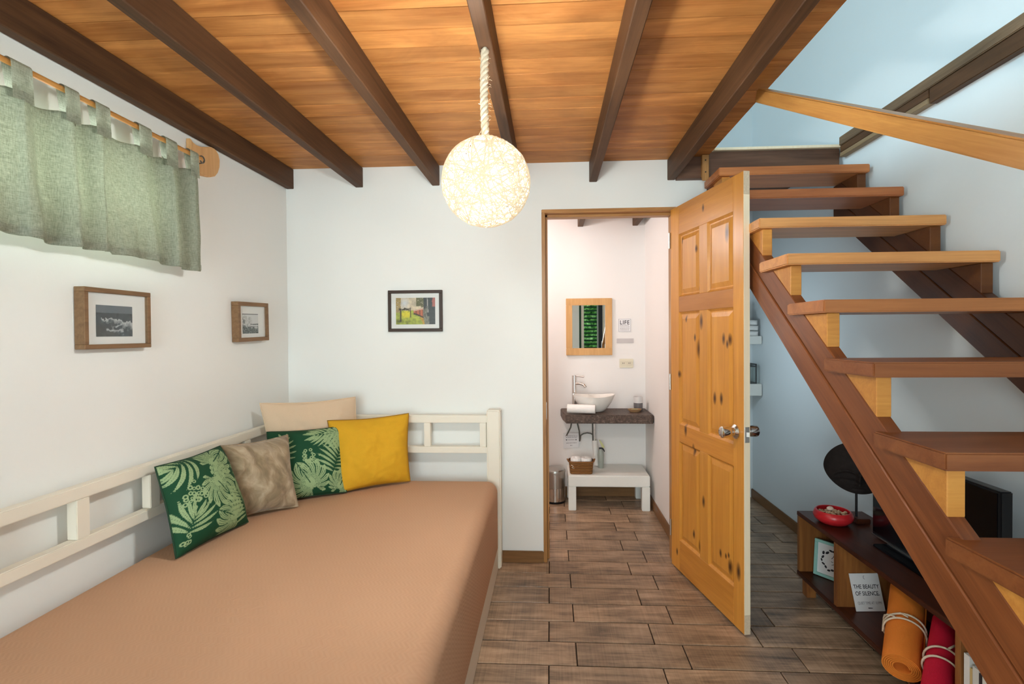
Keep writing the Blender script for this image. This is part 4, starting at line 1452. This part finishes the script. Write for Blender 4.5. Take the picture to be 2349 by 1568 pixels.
mb = MB()
hearts = []
r_ = random.Random(5)
for (v, u0, u1) in ((0.80, 0.12, 0.90), (0.70, 0.16, 0.86), (0.55, 0.30, 0.72), (0.34, 0.18, 0.86), (0.18, 0.44, 0.58)):
    u = u0
    while u < u1:
        w_ = r_.uniform(0.03, 0.09)
        ue = min(u + w_, u1)
        q = [on_card(u, v - 0.022), on_card(ue, v - 0.022), on_card(ue, v + 0.022), on_card(u, v + 0.022)]
        mb.add(q, [(0, 1, 2, 3)])
        u += w_ + 0.03
for uc in (0.20, 0.80):
    q = [on_card(uc + 0.045 * 16 * math.sin(t_) ** 3 / 16, 0.55 + 0.05 * (13 * math.cos(t_) - 5 * math.cos(2 * t_) - 2 * math.cos(3 * t_) - math.cos(4 * t_)) / 17, 0.0022) for t_ in np.linspace(0, 2 * PI, 18, endpoint=False)]
    hearts.append(MB().add(q, [tuple(range(18))]))
tag(obj('small_print', mb, M['grey_ink'], cd), kind='stuff')
for h_ in hearts:
    obj('heart', h_, M['ink'], cd)

bn = thing('bathroom_bench', 'low white masonry bench under the bathroom counter', 'bench', (0.43, 3.9, 0))
obj('top', B(0.130, 0.735, 3.745, YR - 0.016, 0.179, 0.2635), M['white_paint'], bn, bevel=0.006, seg=2)
for (x0, x1) in ((0.130, 0.187), (0.676, 0.735)):
    for (y0, y1) in ((3.745, 3.80), (4.03, YR - 0.016)):
        obj('leg', B(x0, x1, y0, y1, 0, 0.180), M['white_paint'], bn, bevel=0.004)

bk = thing('tissue_basket', 'brown wicker basket of toilet rolls on the white bench', 'basket', (0.225, 3.83, 0.264))


def rrect(x0, x1, y0, y1, r, n=5):
    out = []
    for (cx, cy, a0) in ((x1 - r, y1 - r, 0), (x0 + r, y1 - r, PI / 2), (x0 + r, y0 + r, PI), (x1 - r, y0 + r, 1.5 * PI)):
        for i in range(n + 1):
            a = a0 + PI / 2 * i / n
            out.append((cx + r * math.cos(a), cy + r * math.sin(a)))
    return out


def rbox(x0, x1, y0, y1, levels, r):
    mb = MB()
    m_ = None
    vs = []
    for (z, g) in levels:
        ring_ = rrect(x0 - g, x1 + g, y0 - g, y1 + g, r + max(g, -r * 0.8))
        m_ = len(ring_)
        vs += [(p[0], p[1], z) for p in ring_]
    fs = []
    for i in range(len(levels) - 1):
        for k_ in range(m_):
            k2 = (k_ + 1) % m_
            fs.append((i * m_ + k_, i * m_ + k2, (i + 1) * m_ + k2, (i + 1) * m_ + k_))
    fs.append(tuple(range(m_ - 1, -1, -1)))
    fs.append(tuple((len(levels) - 1) * m_ + k_ for k_ in range(m_)))
    return mb.add(vs, fs)


bx0, bx1, by0, by1 = 0.143, 0.315, 3.775, 3.885
levels = [(0.2640, -0.006)]
for i in range(9):
    z = 0.266 + i * 0.010
    levels += [(z, -0.004 + 0.001 * i), (z + 0.005, -0.0005 + 0.001 * i)]
levels += [(0.362, 0.006), (0.362, 0.000), (0.330, -0.006)]
obj('basket_body', rbox(bx0, bx1, by0, by1, levels, 0.022), M['wicker'], bk, smooth='auto')
obj('handle', MB().tube([(bx0 - 0.008, 3.80, 0.355), (bx0 - 0.018, 3.83, 0.366), (bx0 - 0.008, 3.86, 0.355)], 0.006, 8), M['wicker'], bk, smooth=True)
obj('handle', MB().tube([(bx1 + 0.008, 3.80, 0.355), (bx1 + 0.018, 3.83, 0.366), (bx1 + 0.008, 3.86, 0.355)], 0.006, 8), M['wicker'], bk, smooth=True)
obj('cord_tie', MB().tube([(0.150, 3.768, 0.338), (0.168, 3.766, 0.328), (0.158, 3.764, 0.318), (0.175, 3.767, 0.312)], 0.003, 6), M['string'], bk, smooth=True)
for i, (x, lab) in enumerate(((0.190, 'white toilet roll in the left half of the wicker basket'), (0.270, 'white toilet roll in the right half of the wicker basket'))):
    tr_ = thing('toilet_roll', lab, 'toilet roll', (x, 3.832, 0.30), 'toilet rolls in the wicker basket')
    obj('paper', MB().lathe([(0.016, 0.02), (0.048, 0.0), (0.050, 0.012), (0.050, 0.066), (0.046, 0.074), (0.018, 0.074), (0.016, 0.068)], (x, 3.832, 0.305), 28, 0.82, 1.0), M['towel'], tr_, smooth='auto')
    obj('core', MB().lathe([(0.001, 0.0), (0.0150, 0.0), (0.0155, 0.040), (0.001, 0.040)], (x, 3.832, 0.330), 16), M['hose'], tr_, smooth='auto')

pb = thing('pedal_bin', 'round brushed steel pedal bin beside the bathroom bench', 'bin', (0.030, 3.955, 0))
bc = (0.030, 3.955, 0)
obj('base_ring', MB().lathe([(0.001, 0.001), (0.082, 0.001), (0.083, 0.016), (0.001, 0.016)], bc, 32), M['black'], pb, smooth='auto')
obj('lower_body', MB().lathe([(0.080, 0.016), (0.081, 0.118), (0.001, 0.118)], bc, 36), M['chrome'], pb, smooth='auto')
obj('upper_body', MB().lathe([(0.081, 0.1185), (0.081, 0.232), (0.001, 0.232)], bc, 36), M['steel'], pb, smooth='auto')
obj('lid', MB().lathe([(0.083, 0.233), (0.084, 0.252), (0.080, 0.260), (0.055, 0.270), (0.001, 0.274)], bc, 36), M['steel'], pb, smooth='auto')

# ------------------------------------------------------------------ stair bay shelves
for (z0, z1, lab) in ((1.237, 1.298, 'upper white floating shelf holding folded linen behind the door'), (0.842, 0.932, 'lower white floating shelf holding a lantern behind the door')):
    o = obj('floating_shelf', B(0.95, 1.612, 3.900, YR - 0.001, z0, z1), M['white_paint'], bevel=0.003)
    tag(o, lab, 'shelf', 'floating shelves in the stair bay')
ln = thing('folded_linen', 'loose pile of folded grey-white linen on the upper shelf', 'linen', (1.45, 3.98, 1.299))
for i in range(5):
    z = 1.2985 + i * 0.042
    sh = 0.006 * i
    mb = MB().grid(lambda u, v: (1.28 + 0.31 * u - sh + 0.012 * math.sin(v * 9 + i) - 0.05 * (i > 2) * u, 3.92 + 0.15 * v, z + 0.0385 - 0.003 * max(0, abs(2 * u - 1) ** 6) + 0.002 * mnoise.noise(Vector((u * 5, v * 4, i)))), 20, 10)
    o = obj('folded_sheet', mb, M['towel'], ln, smooth=True)
    md = o.modifiers.new('thickness', 'SOLIDIFY')
    md.thickness = 0.036
    md.offset = -1
la = thing('lantern', 'small glass lantern with thin grey frame on the lower shelf', 'lantern', (1.53, 3.97, 0.933))
mb = MB()
lx0, lx1, ly0, ly1, lz0, lz1 = 1.455, 1.578, 3.925, 4.045, 0.9325, 1.085
for x in (lx0, lx1):
    for y in (ly0, ly1):
        mb.box(x - 0.004, x + 0.004, y - 0.004, y + 0.004, lz0, lz1)
for z in (lz0 + 0.004, lz1 - 0.004, lz1 - 0.020):
    for y in (ly0, ly1):
        mb.box(lx0, lx1, y - 0.004, y + 0.004, z - 0.004, z + 0.004)
    for x in (lx0, lx1):
        mb.box(x - 0.004, x + 0.004, ly0, ly1, z - 0.004, z + 0.004)
obj('frame', mb, plain('dark_grey_metal', (0.07, 0.075, 0.075), 0.5), la)
for y in (ly0, ly1):
    obj('pane', B(lx0 + 0.004, lx1 - 0.004, y - 0.001, y + 0.001, lz0 + 0.008, lz1 - 0.024), M['glass'], la)
for x in (lx0, lx1):
    obj('pane', B(x - 0.001, x + 0.001, ly0 + 0.004, ly1 - 0.004, lz0 + 0.008, lz1 - 0.024), M['glass'], la)
obj('base', B(lx0, lx1, ly0, ly1, lz0, lz0 + 0.006), plain('grey_metal_base', (0.2, 0.2, 0.2), 0.5), la)
obj('candle', MB().lathe([(0.001, 0), (0.026, 0), (0.026, 0.065), (0.001, 0.066)], (1.516, 3.985, lz0 + 0.0065), 20), M['ceramic'], la, smooth='auto')

# ------------------------------------------------------------------ console under the stairs
cs = thing('television_console', 'low dark wooden console with open compartments under the stairs', 'console', (1.43, 1.9, 0))
CX0, CX1, CYN, CYF, CZT = 1.270, 1.598, 0.95, 2.650, 0.403
obj('top', B(CX0, CX1, CYN, CYF, CZT - 0.021, CZT), M['console_y'], cs, bevel=0.002)
obj('shelf_board', B(CX0, CX1, CYN, CYF, 0.074, 0.097), M['console_y'], cs, bevel=0.002)
for (y0, y1) in ((CYF - 0.024, CYF - 0.001), (2.292, 2.316), (1.618, 1.640), (CYN + 0.001, CYN + 0.024)):
    obj('upright', B(CX0 + 0.002, CX1 - 0.002, y0, y1, 0.0972, CZT - 0.0212), M['console_z'], cs, bevel=0.0015, seg=1)
obj('back_panel', B(CX1 - 0.001, CX1 + 0.007, CYN, CYF, 0.05, CZT - 0.005), M['console_y'], cs)
for (x0, x1) in ((1.272, 1.318), (1.55, 1.596)):
    for (y0, y1) in ((2.552, 2.598), (1.80, 1.846), (CYN + 0.02, CYN + 0.066)):
        obj('leg', B(x0, x1, y0, y1, 0, 0.0742), M['console_z'], cs, bevel=0.002)

bo = thing('red_bowl', 'red enamel bowl of potpourri on the far end of the console', 'bowl', (1.362, 2.485, CZT))
bc = (1.362, 2.485, CZT + 0.0003)
obj('bowl', MB().lathe([(0.001, 0), (0.046, 0.0), (0.062, 0.006), (0.080, 0.022), (0.086, 0.038), (0.080, 0.056), (0.073, 0.063), (0.069, 0.062), (0.074, 0.050), (0.076, 0.038), (0.060, 0.018), (0.001, 0.014)], bc, 40), M['red'], bo, smooth='auto')
r_ = random.Random(9)
mb = MB()
for i in range(70):
    a, q = r_.uniform(0, 2 * PI), 0.062 * math.sqrt(r_.random())
    s = r_.uniform(0.006, 0.011)
    mb.sphere((bc[0] + q * math.cos(a), bc[1] + q * math.sin(a), bc[2] + 0.046 + 0.008 * (1 - q / 0.062) + r_.uniform(-0.003, 0.003)), s, 7, 5, (1.0, r_.uniform(0.5, 1), r_.uniform(0.4, 0.8)))
tag(obj('potpourri', mb, M['shell'], smooth=True), 'pale dried potpourri filling the red bowl', 'potpourri', kind='stuff')
tag(obj('shell', MB().sphere((1.352, 2.492, CZT + 0.068), 0.014, 14, 8, (1.15, 0.8, 0.75)), M['pinkshell'], smooth=True), 'pale pink shell on top of the potpourri', 'shell')

mk = thing('mask_sculpture', 'round black carved wooden mask on a thin metal stand', 'sculpture', (1.495, 2.51, CZT))
mc = Vector((1.492, 2.505, 0.668))
mn = (Vector((0.35, 0.0, 0.9)) - mc).normalized()
mxv = Vector((0, 0, 1)).cross(mn).normalized()
mzv = mn.cross(mxv)


def mask_pt(u, v, s=1):
    th = 2 * PI * u
    rr = v
    c_, sn = math.cos(th), math.sin(th)
    rx = 0.146 * (1 - 0.04 * sn)
    rz = 0.122 if sn > 0 else 0.128
    a, b = rr * c_ * rx * (1 - 0.16 * max(0.0, -sn) ** 1.5), rr * sn * rz
    h = 0.036 * (1 - rr ** 2.4)
    if s > 0:
        nose = 0.030 * math.exp(-(a / 0.009) ** 2) * (1 if -0.085 < b < -0.02 else 0.0)
        brow = 0.0
        for sg in (-1, 1):
            xa = a * sg
            if 0.004 < xa < 0.11:
                zb = -0.028 - 0.9 * (xa - 0.05) ** 2 * 8 + 0.012
                brow += 0.016 * math.exp(-((b - zb) / 0.006) ** 2)
                ze = -0.062 - 0.5 * (xa - 0.05) ** 2 * 8
                brow -= 0.011 * math.exp(-((b - ze) / 0.006) ** 2)
        mouth = -0.008 * math.exp(-((b + 0.103) / 0.005) ** 2) * (abs(a) < 0.025)
        h += nose + brow + mouth
    return mc + mxv * a + mzv * b + mn * (h * s if s > 0 else -0.010 * (1 - rr ** 2))


mb = MB().grid(lambda u, v: mask_pt(u, v, 1), 96, 44).grid(lambda u, v: mask_pt(u, v, -1), 48, 8)
obj('mask', mb, M['charcoal'], mk, smooth=True)
obj('rod', MB().tube([(1.487, 2.512, CZT + 0.02), (1.487, 2.512, 0.560)], 0.0055, 10), M['black'], mk, smooth='auto')
obj('base', B(1.465, 1.530, 2.470, 2.560, CZT, CZT + 0.024), M['console_y'], mk, bevel=0.003)

tv = thing('television', 'black flat television standing on the console under the stairs', 'television', (1.46, 2.0, CZT))
obj('housing', B(1.452, 1.492, 1.69, 2.335, 0.412, 0.806), M['black'], tv, bevel=0.004)
obj('screen', B(1.449, 1.4525, 1.700, 2.325, 0.430, 0.798), M['screen'], tv)
obj('bezel_strip', B(1.4485, 1.4515, 1.69, 2.335, 0.412, 0.417), M['steel'], tv)
obj('stand_neck', B(1.458, 1.486, 1.98, 2.06, CZT + 0.008, 0.43), M['black'], tv)
ft = obj('stand_foot', B(1.385, 1.56, 1.86, 2.225, CZT + 0.0002, CZT + 0.010), M['screen'], tv, bevel=0.003)
obj('foot_edge', B(1.386, 1.47, 2.2245, 2.2265, CZT + 0.001, CZT + 0.006), M['steel'], tv)

# mint frame
mf = thing('mint_picture_frame', 'mint green frame with a leaf wreath print in the far console compartment', 'picture', (1.41, 2.53, 0.097))
fx = Vector((0.60, -0.80, 0)).normalized()
fn_ = Vector((-0.80, -0.60, 0.0)).normalized()
fz = (Vector((0, 0, 1)) - fn_ * 0.10).normalized()
fn_ = fx.cross(fz) if fx.cross(fz).x < 0 else -fx.cross(fz)
F0 = Vector((1.340, 2.612, 0.0985))


def fslab(u0, u1, v0, v1, d0, d1):
    P = lambda u, v, d: F0 + fx * u + fz * v + fn_ * d
    v_ = [P(u, v, d) for d in (d0, d1) for (u, v) in ((u0, v0), (u1, v0), (u1, v1), (u0, v1))]
    return MB().add(v_, [(0, 1, 2, 3), (4, 5, 6, 7), (0, 1, 5, 4), (1, 2, 6, 5), (2, 3, 7, 6), (3, 0, 4, 7)])


FWd, FHt = 0.165, 0.178
for (u0, u1, v0, v1) in ((0, FWd, 0, 0.014), (0, FWd, FHt - 0.014, FHt), (0, 0.014, 0.014, FHt - 0.014), (FWd - 0.014, FWd, 0.014, FHt - 0.014)):
    obj('frame_side', fslab(u0, u1, v0, v1, 0.0, 0.016), M['mint'], mf, bevel=0.0015, seg=1)
obj('card', fslab(0.014, FWd - 0.014, 0.014, FHt - 0.014, 0.0, 0.006), M['paper'], mf)
mb = MB()
r_ = random.Random(4)
cu, cv, cr2 = 0.085, 0.088, 0.048
for i in range(17):
    a = 2 * PI * i / 17 + r_.uniform(-0.1, 0.1)
    rr = cr2 + r_.uniform(-0.006, 0.006)
    la_, lb_ = r_.uniform(0.007, 0.011), r_.uniform(0.004, 0.006)
    ta = a + PI / 2 + r_.uniform(-0.6, 0.6)
    q = []
    for k_ in range(10):
        t_ = 2 * PI * k_ / 10
        du, dv_ = la_ * math.cos(t_), lb_ * math.sin(t_)
        q.append(F0 + fx * (cu + rr * math.cos(a) + du * math.cos(ta) - dv_ * math.sin(ta)) + fz * (cv + rr * math.sin(a) + du * math.sin(ta) + dv_ * math.cos(ta)) + fn_ * 0.0066)
    mb.add(q, [tuple(range(10))])
for (u0, v0, u1, v1) in ((0.080, 0.10, 0.090, 0.118), (0.078, 0.086, 0.088, 0.082), (0.082, 0.070, 0.094, 0.078)):
    p0, p1 = F0 + fx * u0 + fz * v0 + fn_ * 0.0066, F0 + fx * u1 + fz * v1 + fn_ * 0.0066
    mb.tube([p0, (p0 + p1) / 2 + fx * 0.002, p1], 0.0012, 5)
obj('wreath_print', mb, M['ink'], mf)

# silence sign
ss = thing('quiet_sign', 'white THE BEAUTY OF SILENCE card leaning in the console', 'sign', (1.40, 2.27, 0.097))
S_BL, S_BR = Vector((1.336, 2.258, 0.0985)), Vector((1.464, 2.266, 0.0985))
sx_ = (S_BR - S_BL).normalized()
sz_ = Vector((-0.105, 0.17, 1.0)).normalized()
sz_ = (sz_ - sx_ * (sz_.dot(sx_) + 0.10)).normalized()
sn_ = sx_.cross(sz_)
sn_ = sn_ if sn_.y < 0 else -sn_
SW, SH = (S_BR - S_BL).length, 0.158
sp_ = lambda u, v, d: S_BL + sx_ * (u * SW) + sz_ * (v * SH) + sn_ * d
mb = MB().add([sp_(u, v, d) for d in (0, 0.003) for (u, v) in ((0, 0), (1, 0), (1, 1), (0, 1))], [(0, 1, 2, 3), (4, 5, 6, 7), (0, 1, 5, 4), (1, 2, 6, 5), (2, 3, 7, 6), (3, 0, 4, 7)])
obj('card', mb, M['paper'], ss)
text('lettering', 'THE BEAUTY', 0.0245, M['ink'], ss, sp_(0.50, 0.645, 0.0034), sx_, sz_, 0.80, weight=0.0002)
text('lettering', 'OF SILENCE.', 0.0245, M['ink'], ss, sp_(0.50, 0.465, 0.0034), sx_, sz_, 0.80, weight=0.0002)
text('lettering', 'QUIET TIME AT 10 PM', 0.0165, M['grey_ink'], ss, sp_(0.51, 0.215, 0.0034), sx_, sz_, 0.66)
moon = []
for t_ in np.linspace(0.9, 2 * PI - 0.9, 18):
    moon.append((0.5 + 0.045 * math.cos(t_), 0.895 + 0.050 * math.sin(t_)))
for t_ in np.linspace(2 * PI - 1.15, 1.15, 14):
    moon.append((0.5 + 0.012 + 0.036 * math.cos(t_), 0.895 + 0.043 * math.sin(t_)))
obj('moon_print', MB().add([sp_(a, b, 0.0034) for a, b in moon], [tuple(range(len(moon)))]), M['grey_ink'], ss)
obj('small_print', MB().add([sp_(a, b, 0.0034) for a, b in ((0.43, 0.075), (0.58, 0.075), (0.58, 0.092), (0.43, 0.100))], [(0, 1, 2, 3)]), M['ink'], ss)

# rolled mats


def rolled_mat(label, A, Bp, R, mat, turns, th, tie_s, extra=None):
    A, Bp = Vector(A), Vector(Bp)
    root = thing('rolled_mat', label, 'exercise mat', tuple(A), 'rolled mats in the console')
    obj('roll', roll(A, Bp, R * 0.42, R, turns, th, 150), mat, root, smooth='auto')
    d = (Bp - A).normalized()
    s = d.cross(Vector((0, 0, 1))).normalized()
    u = s.cross(d)
    mbt = MB()
    for (ss_, dev) in tie_s:
        pts = []
        for i in range(36):
            t_ = 2 * PI * i / 36
            P = A + d * (ss_ + dev * math.sin(t_ + 0.6)) + (s * math.cos(t_) + u * math.sin(t_)) * (R + 0.003)
            pts.append(P)
        mbt.tube(pts, 0.0035, 6, closed=True)
    obj('string_tie', mbt, M['string'], root, smooth=True)
    return root, d, s, u


O0, O1 = Vector((1.222, 1.805, 0.150)), Vector((1.432, 2.080, 0.282))
ro, d_, s_, u_ = rolled_mat('rolled orange foam mat tied with cream string', O0, O1, 0.061, M['orange_foam'], 6.0, 0.0046, [(0.155, 0.006), (0.170, 0.016)])
mb = MB()
P0 = O0 + d_ * 0.162
P = lambda a, k: P0 + d_ * k + (s_ * math.cos(a) + u_ * math.sin(a)) * 0.066
mb.tube([P(2.0, 0), P(2.5, 0.02), P(2.9, 0.025), P(3.2, 0.0), P(3.3, -0.02)], 0.003, 6)
mb.tube([P(1.4, 0.01), P(1.75, 0.02), P(2.2, 0.012), P(2.8, 0.03), P(3.1, 0.03)], 0.003, 6)
mb.tube([P(0.1, 0.0), P(-0.3, -0.03), P(-0.5, -0.05)], 0.003, 6)
obj('string_ends', mb, M['string'], ro, smooth=True)
R0, R1 = Vector((1.207, 1.632, 0.142)), Vector((1.447, 1.900, 0.255))
rr_, d_, s_, u_ = rolled_mat('rolled crimson foam mat tied with pale string beside the orange one', R0, R1, 0.046, M['red_foam'], 5.0, 0.0046, [(0.155, 0.004), (0.195, 0.012)])
mb = MB()
P0 = R0 + d_ * 0.21
P = lambda a, k: P0 + d_ * k + (s_ * math.cos(a) + u_ * math.sin(a)) * 0.050
mb.tube([P(1.2, 0.0), P(0.9, 0.03), P(0.6, 0.03), P(0.5, 0.0)], 0.0035, 6)
obj('string_ends', mb, M['string'], rr_, smooth=True)

# books in the near compartment
yb = 1.612
bk_ = [(0.021, 0.232, (0.80, 0.79, 0.77), 'thin white-spined book next to the console divider'),
       (0.009, 0.200, (0.62, 0.46, 0.20), 'slim tan book, second from the console divider'),
       (0.022, 0.212, (0.70, 0.70, 0.66), 'pale grey book between the tan and the black book'),
       (0.011, 0.205, (0.03, 0.03, 0.035), 'slim black book in the near console compartment'),
       (0.028, 0.218, (0.74, 0.74, 0.70), 'thick off-white book beyond the slim black book')]
for (w_, h_, c_, lab) in bk_:
    y1 = yb
    y0 = yb - w_
    x0 = 1.278
    x1 = x0 + h_ * 0.7
    root = thing('book', lab, 'book', (x0, (y0 + y1) / 2, 0.097), 'books in the near console compartment')
    cov = plain('book_cover', c_, 0.45)
    mb = MB().box(x0, x0 + 0.0025, y0, y1, 0.0975, 0.0975 + h_).box(x0 + 0.0025, x1, y0, y0 + 0.002, 0.0975, 0.0975 + h_).box(x0 + 0.0025, x1, y1 - 0.002, y1, 0.0975, 0.0975 + h_)
    obj('cover', mb, cov, root)
    obj('pages', B(x0 + 0.0026, x1 - 0.003, y0 + 0.0021, y1 - 0.0021, 0.100, 0.0975 + h_ - 0.003), M['paper'], root)
    yb = y0 - 0.0008
